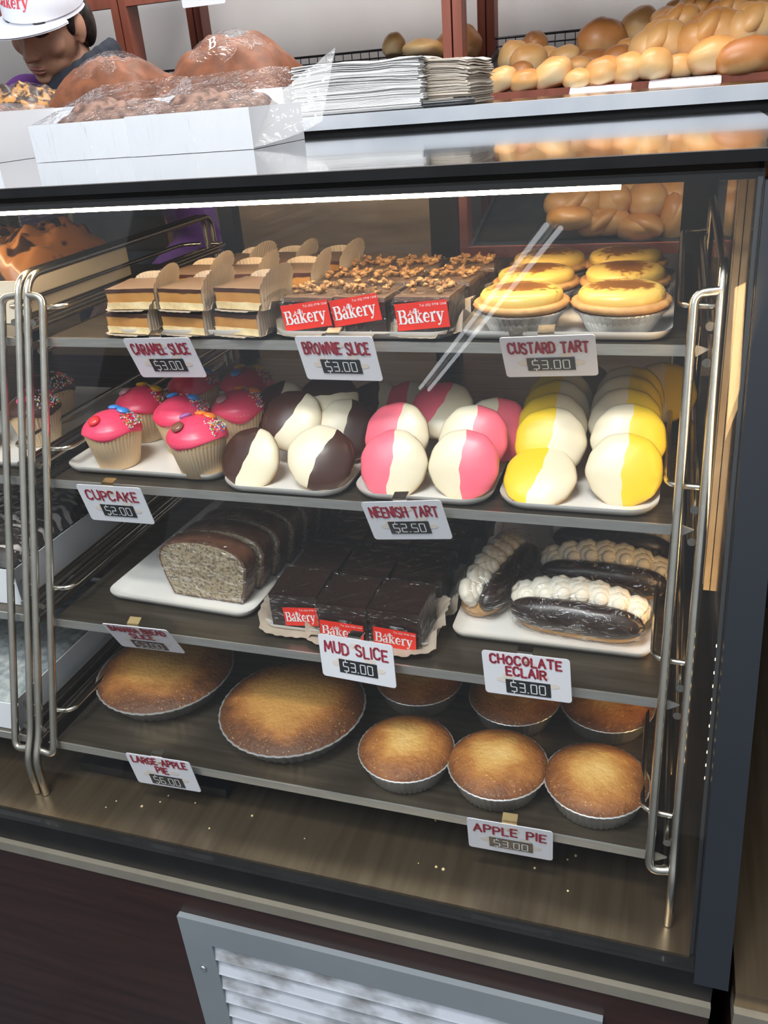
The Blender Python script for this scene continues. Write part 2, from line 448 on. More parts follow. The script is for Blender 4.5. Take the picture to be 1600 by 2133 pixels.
# ------------------------------------------------------------------ mesh helpers
class MB:
    def __init__(self):
        self.v, self.f, self.mi, self.m = [], [], [], 0

    def add(self, verts, faces, xf=None):
        n = len(self.v)
        for p in verts:
            p = Vector(p)
            self.v.append(tuple(xf @ p if xf else p))
        for fc in faces:
            self.f.append(tuple(i + n for i in fc))
            self.mi.append(self.m)
        return self

    def box(self, x0, x1, y0, y1, z0, z1, xf=None):
        vs_ = [(x0, y0, z0), (x1, y0, z0), (x1, y1, z0), (x0, y1, z0), (x0, y0, z1), (x1, y0, z1), (x1, y1, z1), (x0, y1, z1)]
        return self.add(vs_, [(0, 3, 2, 1), (4, 5, 6, 7), (0, 1, 5, 4), (1, 2, 6, 5), (2, 3, 7, 6), (3, 0, 4, 7)], xf)

    def tube(self, pts, r, n=10, cap=True):
        pts = [Vector(p) for p in pts]
        rings = []
        up = None
        for i, p in enumerate(pts):
            t = (pts[min(i + 1, len(pts) - 1)] - pts[max(i - 1, 0)]).normalized()
            if up is None:
                up = Vector((0, 0, 1)) if abs(t.z) < 0.9 else Vector((1, 0, 0))
            a = t.cross(up).normalized()
            up = a.cross(t).normalized()
            rr = r[i] if isinstance(r, (list, tuple)) else r
            rings.append([p + rr * (math.cos(2 * PI * k / n) * a + math.sin(2 * PI * k / n) * up) for k in range(n)])
        vs_ = [q for rg in rings for q in rg]
        fs = []
        for i in range(len(pts) - 1):
            for k in range(n):
                fs.append((i * n + k, i * n + (k + 1) % n, (i + 1) * n + (k + 1) % n, (i + 1) * n + k))
        if cap:
            fs.append(tuple(range(n - 1, -1, -1)))
            fs.append(tuple((len(pts) - 1) * n + k for k in range(n)))
        return self.add(vs_, fs)

    def lathe(self, prof, n=32, flute=None, a0=0.0, a1=2 * PI, sx=1.0, sy=1.0, xf=None):
        """prof: list of (r, z[, flute amount]); revolve about z."""
        full = abs(a1 - a0 - 2 * PI) < 1e-6
        m_ = n if full else n + 1
        vs_, fs = [], []
        for q in prof:
            r, z = q[0], q[1]
            fa = q[2] if len(q) > 2 else 0.0
            for k in range(m_):
                a = a0 + (a1 - a0) * k / n
                rr = r * (1 + fa * math.cos(a * (flute or 1)))
                vs_.append((rr * math.cos(a) * sx, rr * math.sin(a) * sy, z))
        for i in range(len(prof) - 1):
            for k in range(n if not full else m_):
                k2 = (k + 1) % m_ if full else k + 1
                fs.append((i * m_ + k, i * m_ + k2, (i + 1) * m_ + k2, (i + 1) * m_ + k))
        return self.add(vs_, fs, xf)

    def prism(self, poly, z0, z1, xf=None):
        n = len(poly)
        vs_ = [(x, y, z0) for x, y in poly] + [(x, y, z1) for x, y in poly]
        fs = [tuple(range(n - 1, -1, -1)), tuple(range(n, 2 * n))]
        fs += [(k, (k + 1) % n, n + (k + 1) % n, n + k) for k in range(n)]
        return self.add(vs_, fs, xf)

    def grid(self, fn, nu, nv, xf=None, close_u=False):
        vs_ = [fn(i / nu, j / nv) for j in range(nv + 1) for i in range(nu + (0 if close_u else 1))]
        w = nu if close_u else nu + 1
        fs = []
        for j in range(nv):
            for i in range(nu):
                i2 = (i + 1) % w
                fs.append((j * w + i, j * w + i2, (j + 1) * w + i2, (j + 1) * w + i))
        return self.add(vs_, fs, xf)

    def ball(self, c, r, n=10, m_=7, xf=None):
        rx, ry, rz = r if isinstance(r, (tuple, list)) else (r, r, r)
        prof = [(math.sin(PI * j / m_), -math.cos(PI * j / m_)) for j in range(m_ + 1)]
        vs_, fs = [], []
        for q in prof:
            for k in range(n):
                a = 2 * PI * k / n
                vs_.append((c[0] + rx * q[0] * math.cos(a), c[1] + ry * q[0] * math.sin(a), c[2] + rz * q[1]))
        for j in range(m_):
            for k in range(n):
                fs.append((j * n + k, j * n + (k + 1) % n, (j + 1) * n + (k + 1) % n, (j + 1) * n + k))
        return self.add(vs_, fs, xf)

    def build(self, name, mats, parent=None, smooth=True, angle=40.0, jitter=None):
        me = bpy.data.meshes.new(name)
        me.from_pydata(self.v, [], self.f)
        if not isinstance(mats, (list, tuple)):
            mats = [mats]
        for m_ in mats:
            me.materials.append(M[m_] if isinstance(m_, str) else m_)
        me.polygons.foreach_set('material_index', self.mi)
        if smooth:
            me.polygons.foreach_set('use_smooth', [True] * len(self.f))
            me.set_sharp_from_angle(angle=math.radians(angle))
        me.update()
        o = bpy.data.objects.new(name, me)
        COL.objects.link(o)
        if parent:
            o.parent = parent
        return o


def rrect(w, d, r, n=6, cx=0.0, cy=0.0):
    pts = []
    for sx, sy, a0 in ((1, 1, 0), (-1, 1, 90), (-1, -1, 180), (1, -1, 270)):
        for k in range(n + 1):
            a = math.radians(a0 + 90 * k / n)
            pts.append((cx + sx * (w / 2 - r) + r * math.cos(a), cy + sy * (d / 2 - r) + r * math.sin(a)))
    return pts


def tag(o, label, cat, group=None, kind=None):
    if label:
        o['label'] = label
    if cat:
        o['category'] = cat
    if group:
        o['group'] = group
    if kind:
        o['kind'] = kind
    return o


def thing(name, label, cat, loc=(0, 0, 0), rz=0.0, group=None):
    o = bpy.data.objects.new(name, None)
    o.empty_display_size = 0.02
    COL.objects.link(o)
    o.location = loc
    o.rotation_euler = (0, 0, math.radians(rz))
    return tag(o, label, cat, group)


def structure(o):
    o['kind'] = 'structure'
    return o


def dup(root, loc, rz=None, label=None, group=None, mtx=None):
    r = root.copy()
    COL.objects.link(r)
    if mtx is not None:
        r.matrix_world = mtx
    else:
        r.location = loc
        if rz is not None:
            r.rotation_euler = (0, 0, math.radians(rz))
    if label:
        r['label'] = label
    if group:
        r['group'] = group
    for ch in list(root.children):
        c = ch.copy()
        COL.objects.link(c)
        c.parent = r
        for g in list(ch.children):
            d = g.copy()
            COL.objects.link(d)
            d.parent = c
    return r


def arc(p0, c, p1, n=6):
    """quadratic bend from p0 to p1 round corner c"""
    p0, c, p1 = Vector(p0), Vector(c), Vector(p1)
    return [(1 - t) ** 2 * p0 + 2 * t * (1 - t) * c + t * t * p1 for t in [k / n for k in range(n + 1)]]


def bend(pts, r):
    """polyline with rounded corners"""
    pts = [Vector(p) for p in pts]
    out = [pts[0]]
    for i in range(1, len(pts) - 1):
        a, b, c = pts[i - 1], pts[i], pts[i + 1]
        ra = min(r, (a - b).length * 0.48, (c - b).length * 0.48)
        out += arc(b + (a - b).normalized() * ra, b, b + (c - b).normalized() * ra, 5)
    out.append(pts[-1])
    return out


# ------------------------------------------------------------------ lettering
GLY = {
    'A': (.62, [[(0, 0), (.31, 1), (.62, 0)], [(.12, .36), (.5, .36)]]),
    'B': (.55, [[(0, 0), (0, 1), (.36, 1), (.5, .86), (.5, .68), (.36, .54), (0, .54)], [(.36, .54), (.55, .4), (.55, .16), (.4, 0), (0, 0)]]),
    'C': (.55, [[(.55, .84), (.42, 1), (.16, 1), (0, .8), (0, .2), (.16, 0), (.42, 0), (.55, .16)]]),
    'D': (.56, [[(0, 0), (0, 1), (.32, 1), (.56, .78), (.56, .22), (.32, 0), (0, 0)]]),
    'E': (.48, [[(.48, 1), (0, 1), (0, 0), (.48, 0)], [(0, .52), (.4, .52)]]),
    'G': (.58, [[(.56, .84), (.42, 1), (.16, 1), (0, .8), (0, .2), (.16, 0), (.42, 0), (.58, .18), (.58, .45), (.34, .45)]]),
    'H': (.56, [[(0, 0), (0, 1)], [(.56, 0), (.56, 1)], [(0, .5), (.56, .5)]]),
    'I': (.05, [[(.02, 0), (.02, 1)]]),
    'K': (.55, [[(0, 0), (0, 1)], [(.52, 1), (.02, .45)], [(.16, .58), (.55, 0)]]),
    'L': (.46, [[(0, 1), (0, 0), (.46, 0)]]),
    'M': (.74, [[(0, 0), (.08, 1), (.37, .3), (.66, 1), (.74, 0)]]),
    'N': (.58, [[(0, 0), (0, 1), (.58, 0), (.58, 1)]]),
    'O': (.62, [[(.31, 1), (.1, .86), (0, .5), (.1, .14), (.31, 0), (.52, .14), (.62, .5), (.52, .86), (.31, 1)]]),
    'P': (.52, [[(0, 0), (0, 1), (.36, 1), (.52, .84), (.52, .62), (.36, .46), (0, .46)]]),
    'R': (.55, [[(0, 0), (0, 1), (.36, 1), (.52, .85), (.52, .66), (.36, .5), (0, .5)], [(.26, .5), (.55, 0)]]),
    'S': (.52, [[(.5, .86), (.36, 1), (.14, 1), (0, .84), (.06, .62), (.44, .42), (.52, .2), (.38, 0), (.14, 0), (0, .14)]]),
    'T': (.58, [[(0, 1), (.58, 1)], [(.29, 1), (.29, 0)]]),
    'U': (.56, [[(0, 1), (0, .2), (.14, 0), (.42, 0), (.56, .2), (.56, 1)]]),
    'W': (.84, [[(0, 1), (.2, 0), (.42, .8), (.64, 0), (.84, 1)]]),
    ' ': (.34, []),
}


def ribbon(mb, pts, w, xf, z=0.0):
    pts = [Vector((p[0], p[1], 0)) for p in pts]
    for a, b in zip(pts, pts[1:]):
        t = (b - a).normalized()
        s = Vector((-t.y, t.x, 0)) * w / 2
        mb.add([a - s + Vector((0, 0, z)), b - s + Vector((0, 0, z)), b + s + Vector((0, 0, z)), a + s + Vector((0, 0, z))], [(0, 1, 2, 3)], xf)
    for p in pts:
        mb.add([p + Vector((math.cos(k * PI / 4) * w / 2, math.sin(k * PI / 4) * w / 2, z)) for k in range(8)], [tuple(range(8))], xf)


def text_width(s, h, gap=.24):
    return h * (sum(GLY[c][0] + gap for c in s) - gap)


def marker_text(mb, s, cx, y, h, w, xf=None, wmax=None):
    tw = text_width(s, h)
    kx = min(1.0, wmax / tw) if wmax else 1.0
    x = cx - tw * kx / 2
    for i, c in enumerate(s):
        gw, strokes = GLY[c]
        dy = (0.06 * h) * math.sin(i * 2.1)
        for st in strokes:
            ribbon(mb, [(x + p[0] * h * kx, y + dy + p[1] * h) for p in st], w, xf)
        x += (gw + .24) * h * kx


SEG = {'0': 'abcdef', '2': 'abged', '3': 'abgcd', '5': 'afgcd', '6': 'afgedc', 'S': 'afgcd'}


def lcd_text(mb, s, cx, y, h, xf=None):
    w = h * .52
    t = h * .10
    adv = h * .78
    tot = sum(adv if c != '.' else h * .3 for c in s) - (adv - w)
    x = cx - tot / 2
    for c in s:
        if c == '.':
            ribbon(mb, [(x - h * .03, y), (x + h * .03, y)], t * 1.2, xf)
            x += h * .3
            continue
        g = SEG['S' if c == '$' else c]
        P = {'a': ((0, h), (w, h)), 'b': ((w, h), (w, h / 2)), 'c': ((w, h / 2), (w, 0)), 'd': ((0, 0), (w, 0)), 'e': ((0, h / 2), (0, 0)), 'f': ((0, h), (0, h / 2)), 'g': ((0, h / 2), (w, h / 2))}
        for k in g:
            (ax, ay), (bx, by) = P[k]
            ex, ey = (bx - ax) * .08, (by - ay) * .08
            ribbon(mb, [(x + ax + ex, y + ay + ey), (x + bx - ex, y + by - ey)], t, xf)
        if c == '$':
            ribbon(mb, [(x + w * .5, y + h), (x + w * .5, y + h * 1.22)], t, xf)
            ribbon(mb, [(x + w * .5, y - h * .22), (x + w * .5, y)], t, xf)
        x += adv


def strip_w(mb, pts, ws_, xf=None):
    """ribbon of varying width"""
    pts = [Vector((p[0], p[1], 0)) for p in pts]
    L_, R_ = [], []
    for i, p in enumerate(pts):
        t = (pts[min(i + 1, len(pts) - 1)] - pts[max(i - 1, 0)]).normalized()
        s = Vector((-t.y, t.x, 0)) * ws_[i] / 2
        L_.append(p + s)
        R_.append(p - s)
    n = len(pts)
    mb.add(L_ + R_, [(i, n + i, n + i + 1, i + 1) for i in range(n - 1)], xf)


def bowl(cx, cy, rx, ry, a0, a1, n=10):
    return [(cx + rx * math.cos(math.radians(a0 + (a1 - a0) * k / n)), cy + ry * math.sin(math.radians(a0 + (a1 - a0) * k / n))) for k in range(n + 1)]


def serif_word(mb, word, x, y, h, xf=None):
    """bold slab-serif word (letters of 'Bakery'); h is the cap height; returns the width"""
    X = h * .70
    th, tn = h * .17, h * .075

    def V(px, y0, y1, w=th):
        strip_w(mb, [(px, y0), (px, y1)], [w, w], xf)

    def Hh(x0, x1, py, w=tn):
        strip_w(mb, [(x0, py), (x1, py)], [w, w], xf)
    x_start = x
    for c in word:
        if c == 'B':
            V(x + .17 * h, y, y + h)
            Hh(x, x + .45 * h, y + h - tn / 2)
            Hh(x, x + .47 * h, y + tn / 2)
            Hh(x + .17 * h, x + .45 * h, y + .53 * h)
            strip_w(mb, bowl(x + .42 * h, y + .76 * h, .17 * h, .205 * h, 90, -90), [tn] + [th * .9] * 9 + [tn], xf)
            strip_w(mb, bowl(x + .44 * h, y + .28 * h, .20 * h, .245 * h, 90, -90), [tn] + [th * .95] * 9 + [tn], xf)
            x += .76 * h
        elif c == 'a':
            strip_w(mb, bowl(x + .22 * h, y + X - .2 * h, .17 * h, .18 * h, 165, 0), [th] + [tn] * 8 + [th * .8, th], xf)
            V(x + .39 * h, y + .04 * h, y + X - .18 * h)
            strip_w(mb, bowl(x + .24 * h, y + .20 * h, .17 * h, .18 * h, 60, 300), [tn] * 3 + [th] * 5 + [tn] * 3, xf)
            Hh(x + .36 * h, x + .53 * h, y + tn / 2)
            x += .57 * h
        elif c == 'k':
            V(x + .15 * h, y, y + h * 1.05)
            Hh(x, x + .2 * h, y + h * 1.05 - tn / 2)
            Hh(x, x + .3 * h, y + tn / 2)
            strip_w(mb, [(x + .2 * h, y + .28 * h), (x + .52 * h, y + X)], [tn, tn], xf)
            strip_w(mb, [(x + .28 * h, y + .38 * h), (x + .53 * h, y + .02 * h)], [th, th], xf)
            Hh(x + .38 * h, x + .62 * h, y + X - tn / 2)
            Hh(x + .38 * h, x + .65 * h, y + tn / 2)
            x += .68 * h
        elif c == 'e':
            strip_w(mb, bowl(x + .27 * h, y + X / 2, .21 * h, X / 2 - tn / 2, 0, 315, 14), [tn, tn, tn, tn] + [th] * 7 + [tn] * 4, xf)
            Hh(x + .1 * h, x + .48 * h, y + X / 2)
            x += .56 * h
        elif c == 'r':
            V(x + .15 * h, y, y + X)
            Hh(x, x + .2 * h, y + X - tn / 2)
            Hh(x, x + .33 * h, y + tn / 2)
            strip_w(mb, bowl(x + .36 * h, y + X - .2 * h, .16 * h, .17 * h, 170, 60, 6), [tn] * 4 + [th] * 3, xf)
            x += .49 * h
        elif c == 'y':
            strip_w(mb, [(x + .1 * h, y + X), (x + .3 * h, y + .05 * h)], [th, th], xf)
            strip_w(mb, [(x + .52 * h, y + X), (x + .3 * h, y - .02 * h), (x + .2 * h, y - .2 * h), (x + .06 * h, y - .2 * h)], [tn, tn, tn, th], xf)
            Hh(x, x + .28 * h, y + X - tn / 2)
            Hh(x + .40 * h, x + .62 * h, y + X - tn / 2)
            x += .6 * h
    return x - x_start


def font_mesh(mb, s, x, y, size, xf=None):
    """small plain lettering from the built-in font, taken as mesh"""
    cu = bpy.data.curves.new('lettering', 'FONT')
    cu.body = s
    cu.size = size
    cu.resolution_u = 1
    o = bpy.data.objects.new('lettering', cu)
    COL.objects.link(o)
    dg = bpy.context.evaluated_depsgraph_get()
    me = bpy.data.meshes.new_from_object(o.evaluated_get(dg))
    mb.add([(v.co.x + x, v.co.y + y, 0) for v in me.vertices], [tuple(p.vertices) for p in me.polygons], xf)
    COL.objects.unlink(o)
    bpy.data.objects.remove(o)
    bpy.data.curves.remove(cu)
    bpy.data.meshes.remove(me)


# ------------------------------------------------------------------ the room
mb = MB()
mb.box(-5, 4, -5, 3.2, -0.05, 0.0)
structure(mb.build('floor', 'floor_tile', smooth=False))
mb = MB()
mb.box(-5, 4, 2.75, 2.85, 0.0, 3.0)
structure(mb.build('wall_back', 'wall_paint', smooth=False))

mb = MB()
mb.box(-3.45, -2.95, -3.2, -2.9, 0.0, 3.6)
pl = structure(mb.build('streak_pillar', 'pillar_white', smooth=False))  # unseen, added for its pale upright streak in the front glass
tl = thing('ceiling_light', 'fluorescent tube batten over the shop floor, mirrored as a diagonal streak in the case glass', 'ceiling light', (-1.15, -3.35, 3.0))
d_ = Vector((1.2, 2.3, 0)).normalized()
s_ = Vector((-d_.y, d_.x, 0))
mb = MB()
mb.tube([-1.3 * d_ + Vector((0, 0, .03)), 1.3 * d_ + Vector((0, 0, .03))], .035, 8)
mb.build('batten', 'pillar_white', tl)
for q in (-.035, .035):
    mb = MB()
    mb.tube([-1.3 * d_ + q * s_ + Vector((0, 0, -.02)), 1.3 * d_ + q * s_ + Vector((0, 0, -.02))], .013, 10)
    mb.build('tube', 'tube_light', tl)

# heights of the case, the rack and its four shelves
SH = [1.136, 0.981, 0.823, 0.679]
SY = [0.785, 0.734, 0.677, 0.624]
DECK = 0.610
TOP = 1.295
LEDGE = 1.327
XL, XR = -1.62, 0.062
SL = 0.353


def glass_y(z):
    return 0.565 + SL * (z - 0.609)


def rod_y(z):
    return 0.777 + SL * (z - 1.136)


def wpart(mbuild, name, mats, root, base=None, **kw):
    """a part given in room coordinates, hung on a root that only has a location"""
    o = mbuild.build(name, mats, root, **kw)
    o.location = -(base if base is not None else root.location)
    return o


def yz_prism(mbuild, poly, x0, x1):
    n = len(poly)
    vs_ = [(x0, y, z) for y, z in poly] + [(x1, y, z) for y, z in poly]
    fs = [tuple(range(n)), tuple(range(2 * n - 1, n - 1, -1))]
    fs += [(k, n + k, n + (k + 1) % n, (k + 1) % n) for k in range(n)]
    return mbuild.add(vs_, fs)


# ------------------------------------------------------------------ display case
case = thing('display_case', 'slant-fronted glass bakery display case with a dark wood base and a black glass top', 'display case', (-0.78, 0.95, 0.0))
mb = MB(); mb.box(XL, 0.084, 0.5545, 1.50, 0.0, 0.556)
wpart(mb, 'base_panel', 'panel_wood', case, smooth=False)
mb = MB(); mb.box(XL, 0.084, 0.5515, 0.585, 0.5555, 0.570)
wpart(mb, 'trim_strip', 'trim_metal', case, smooth=False)
mb = MB(); mb.box(XL, 0.084, 0.558, 0.60, 0.570, 0.6065)
wpart(mb, 'sill', 'black_frame', case, smooth=False)
mb = MB(); mb.box(XL, XR, 0.600, 1.30, 0.585, DECK); mb.box(XL, XR, 0.572, 0.600, 0.6065, DECK)
wpart(mb, 'deck', 'steel_deck', case, smooth=False)
mb = MB()
yz_prism(mb, [(0.562, 0.607), (0.568, 0.607), (glass_y(1.285) + .003, 1.285), (glass_y(1.285) - .003, 1.285)], XL, 0.066)
wpart(mb, 'front_glass', 'case_glass', case, smooth=False)
mb = MB(); mb.box(XL, 0.100, 0.800, 1.535, 1.286, TOP)
wpart(mb, 'top_glass', 'black_glass', case, smooth=False)
mb = MB(); mb.box(XL, 0.100, 0.790, 0.800, 1.2865, TOP + .001)
wpart(mb, 'top_rail', 'black_frame', case, smooth=False)
mb = MB(); mb.box(XL, XR, 0.822, 0.872, 1.270, 1.286)
hs = wpart(mb, 'light_housing', 'black_frame', case, smooth=False)
mb = MB(); mb.box(XL + .05, -0.050, 0.834, 0.841, 1.2645, 1.270)
o = mb.build('light_strip', 'led_warm', hs, smooth=False)
mb = MB()
yz_prism(mb, [(0.575, 0.607), (1.30, 0.607), (1.30, 1.286), (glass_y(1.285) + .012, 1.286)], XR, XR + .004)
wpart(mb, 'side_panel', 'black_glass', case, smooth=False)
mb = MB()
zb, zt = 0.598, 1.272
yz_prism(mb, [(glass_y(zb) - .008, zb), (glass_y(zb) + .016, zb), (glass_y(zt) + .016, zt), (glass_y(zt) - .008, zt)], 0.0665, 0.0965)
wpart(mb, 'corner_post', 'slate_frame', case, smooth=False)
mb = MB()
for k in range(11):
    z0 = 0.775 + k * 0.0118
    mb.box(0.0614, 0.0618, glass_y(z0) + .008, glass_y(z0) + .0092, z0, z0 + .0022)
wpart(mb, 'post_light', 'led_dots', case, smooth=False)
mb = MB()
for k in range(3):
    y_ = .930 + .012 * k
    yz_prism(mb, [(y_ - .106, .86), (y_ - .097, .86), (y_ + .011, 1.286), (y_ + .002, 1.286)], 0.0555 - .0008 * (k % 2), 0.0615)
wpart(mb, 'wall_channel', 'channel_tan', case, smooth=False)
# sliding doors at the back
mb = MB()
for x0, x1 in ((-1.62, -1.58), (-1.16, -1.12), (-0.706, -0.680), (-0.352, -0.314), (0.006, 0.050)):
    mb.box(x0, x1, 1.285, 1.31, DECK, 1.286)
mb.box(XL, XR, 1.285, 1.31, 1.262, 1.286); mb.box(XL, XR, 1.285, 1.31, DECK, 0.66)
bd = wpart(mb, 'back_door', 'black_frame', case, smooth=False)
mb = MB(); mb.box(XL, XR, 1.295, 1.299, 0.66, 1.262)
mb.build('door_glass', 'case_glass', bd, smooth=False)
mb = MB(); mb.box(XL, 0.084, 1.31, 1.50, 0.56, 0.60)
wpart(mb, 'rear_worktop', 'steel_deck', case, smooth=False)
# louvre grille let into the base
mb = MB()
VX0, VX1, VZ1, VZ0, VY = -0.496, -0.012, 0.517, 0.20, 0.5505
for x0, x1, z0, z1 in ((VX0, VX1, 0.4775, VZ1), (VX0, VX1, VZ0, VZ0 + .04), (VX0, -0.457, VZ0 + .04, 0.4775), (-0.05, VX1, VZ0 + .04, 0.4775)):
    mb.box(x0, x1, VY - .003, 0.5545, z0, z1)
gr = wpart(mb, 'vent_grille', 'vent_grey', case, smooth=False)
for k in range(9):
    z1 = 0.474 - .0265 * k
    mb = MB()
    mb.add([(-.457, .5485, z1 - .0195), (-.05, .5485, z1 - .0195), (-.05, .5535, z1 + .002), (-.457, .5535, z1 + .002),
            (-.457, .5478, z1 - .0215), (-.05, .5478, z1 - .0215), (-.05, .5538, z1 - .004), (-.457, .5538, z1 - .004)],
           [(0, 1, 2, 3), (4, 7, 6, 5), (0, 4, 5, 1), (1, 5, 6, 2), (2, 6, 7, 3), (3, 7, 4, 0)])
    mb.build('louvre_slat', 'vent_slat', gr, smooth=False)
for z in (0.432, 0.262):
    mb = MB(); mb.ball((-.4765, VY - .004, z), (.004, .0022, .004), 12, 8)
    mb.build('screw', 'chrome', gr)
mb = MB()
for k in range(46):
    x = random.uniform(-.64, .03); y = random.uniform(.60, .80)
    s = random.uniform(.0008, .0022)
    mb.ball((x, y, DECK + s * .5), (s, s, s * .6), 5, 4)
tag(mb.build('crumbs', 'biscuit'), 'pale crumbs scattered over the steel floor of the case', 'crumbs', kind='stuff')

# neighbouring case at the right edge
case2 = thing('display_case', 'neighbouring low case of bare brown steel at the right edge of the photo', 'display case', (0.6, 0.9, 0.0))
mb = MB(); mb.box(0.104, 1.3, 0.552, 1.30, 0.0, 0.558)
wpart(mb, 'base_panel', 'panel_wood', case2, smooth=False)
mb = MB(); mb.box(0.103, 1.3, 0.546, 0.575, 0.5575, 0.5795)
wpart(mb, 'trim_strip', 'trim_metal', case2, smooth=False)
mb = MB(); mb.box(0.103, 1.3, 0.5535, 1.30, 0.580, 0.598)
wpart(mb, 'deck', 'steel_deck', case2, smooth=False)
mb = MB(); mb.box(0.104, 1.3, 1.22, 1.30, 0.598, 1.286)
wpart(mb, 'back_panel', 'black_frame', case2, smooth=False)
mb = MB(); mb.box(0.104, 1.3, 0.79, 1.30, 1.286, TOP)
wpart(mb, 'top_glass', 'black_glass', case2, smooth=False)

# raised serving ledge behind the glass top
ledge = thing('serving_ledge', 'raised black glass serving ledge with a brushed silver front edge behind the case', 'counter', (-0.7, 1.7, 0.0))
mb = MB(); mb.box(-3.2, 0.9, 1.540, 1.565, 1.3045, LEDGE)
wpart(mb, 'front_edge', 'silver', ledge, smooth=False)
mb = MB(); mb.box(-3.2, 0.9, 1.560, 1.86, 1.3045, LEDGE - .0005)
wpart(mb, 'top_surface', 'black_glass', ledge, smooth=False)
mb = MB(); mb.box(-3.2, 0.9, 1.548, 1.86, 1.285, 1.3045)
wpart(mb, 'under_frame', 'black_frame', ledge, smooth=False)
for x in (-3.0, -1.55, 0.72):
    mb = MB(); mb.box(x, x + .05, 1.70, 1.75, 0.0, 1.285)
    wpart(mb, 'leg', 'black_frame', ledge, smooth=False)
mb = MB(); mb.box(-3.0, 0.77, 1.56, 1.84, 0.10, 0.86)
wpart(mb, 'cupboard', 'tan_board', ledge, smooth=False)

# ------------------------------------------------------------------ wire rack with four shelves
RR = 0.0045


def wire_rack(label, xm0, xl0, xm1, xl1, shelves=True, right_only=False):
    rk = thing('wire_rack', label, 'rack', ((xm0 + xm1) / 2, 0.92, DECK))
    sides = [(xm1, xl1, -1)] if right_only else [(xm0, xl0, 1), (xm1, xl1, -1)]
    for xm, xl, sg in sides:
        mb = MB()
        p = [(xm, 0.602, DECK + .001), (xm, 0.602, 0.662), (xm, rod_y(0.69), 0.69), (xm, rod_y(1.203), 1.203), (xm, 1.237, 1.206), (xm, 1.237, DECK + .001)]
        mb.tube(bend(p, .022), RR, 12)
        wpart(mb, 'side_frame', 'steel_rod', rk)
        mb = MB()
        p = [(xm, rod_y(1.183), 1.183), (xl, rod_y(1.181), 1.181), (xl, rod_y(0.668), 0.668), (xm, rod_y(0.672), 0.672)]
        mb.tube(bend(p, .013), RR, 12)
        wpart(mb, 'front_loop', 'steel_rod', rk)
        for i, z in enumerate(SH):
            for dz in (.018, -.015):
                mb = MB()
                xs = xm - sg * -.007
                mb.tube([(xs, SY[i] - .002, z + dz), (xs, 1.234, z + dz)], .0042, 12)
                wpart(mb, 'support_rod', 'steel_rod', rk)
            mb = MB()
            xi = xl + sg * .011
            p = [(xm + sg * .004, SY[i] + .022, z + .030), (xi, SY[i] + .024, z + .030), (xi, 1.215, z + .030), (xm + sg * .004, 1.222, z + .030)]
            mb.tube(bend(p, .02), .0030, 10)
            wpart(mb, 'guard_rod', 'steel_rod', rk)
    for i, z in enumerate(SH):
        x0, x1 = xm0 + .006, xm1 - .006
        mb = MB(); mb.box(x0 + .012, x1 - .012, SY[i] + .001, 1.225, z - .003, z - .0002)
        s = wpart(mb, 'shelf', 'steel_shelf', rk, smooth=False)
        mb = MB()
        # rolled front lip with clipped ends
        poly = [(x0, z - .003), (x0 + .010, z - .0095), (x1 - .010, z - .0095), (x1, z - .003), (x1 - .010, z + .0005), (x0 + .010, z + .0005)]
        n = len(poly)
        y0, y1 = SY[i] - .001, SY[i] + .001
        mb.add([(x, y0, q) for x, q in poly] + [(x, y1, q) for x, q in poly],
               [tuple(range(n)), tuple(range(2 * n - 1, n - 1, -1))] + [(k, n + k, n + (k + 1) % n, (k + 1) % n) for k in range(n)])
        mb.build('front_lip', 'steel_lip', s, smooth=False)
    return rk


wire_rack('four-shelf steel wire rack holding slices, cupcakes, tarts and pies', -0.693, -0.672, 0.042, 0.020)
wire_rack('neighbouring steel wire rack cut off by the left edge of the photo', -1.42, -1.40, -0.7055, -0.729)


# ------------------------------------------------------------------ serving trays
def tray_mesh(w, d, r=.022, lift=.007):
    mb = MB()
    prof = [(.0, 0.0035), (.80, .0035), (.90, .0042), (.97, .0035 + lift * .7), (1.0, .0035 + lift), (.995, lift + .001), (.95, lift * .35), (.86, .0), (0, 0)]
    rings = []
    for s, z in prof:
        if s == 0:
            rings.append([(0, 0, z)] * 28)
        else:
            # wider lip towards the corners
            pts = rrect(w - (1 - s) * .16 * 1.0, d - (1 - s) * .16, max(.006, r - (1 - s) * .05), 6)
            rings.append([(x, y, z) for x, y in pts])
    n = 28
    vs_ = [p for rg in rings for p in rg]
    fs = []
    for i in range(len(rings) - 1):
        for k in range(n):
            fs.append((i * n + k, i * n + (k + 1) % n, (i + 1) * n + (k + 1) % n, (i + 1) * n + k))
    mb.add(vs_, fs)
    return mb


def tray(x0, x1, y0, y1, z, label, rz=0, r=.022):
    mb = tray_mesh(x1 - x0, y1 - y0, r)
    o = mb.build('serving_tray', 'melamine', angle=50)
    o.location = ((x0 + x1) / 2, (y0 + y1) / 2, z)
    o.rotation_euler.z = math.radians(rz)
    tag(o, label, 'tray', 'white serving trays')
    return o


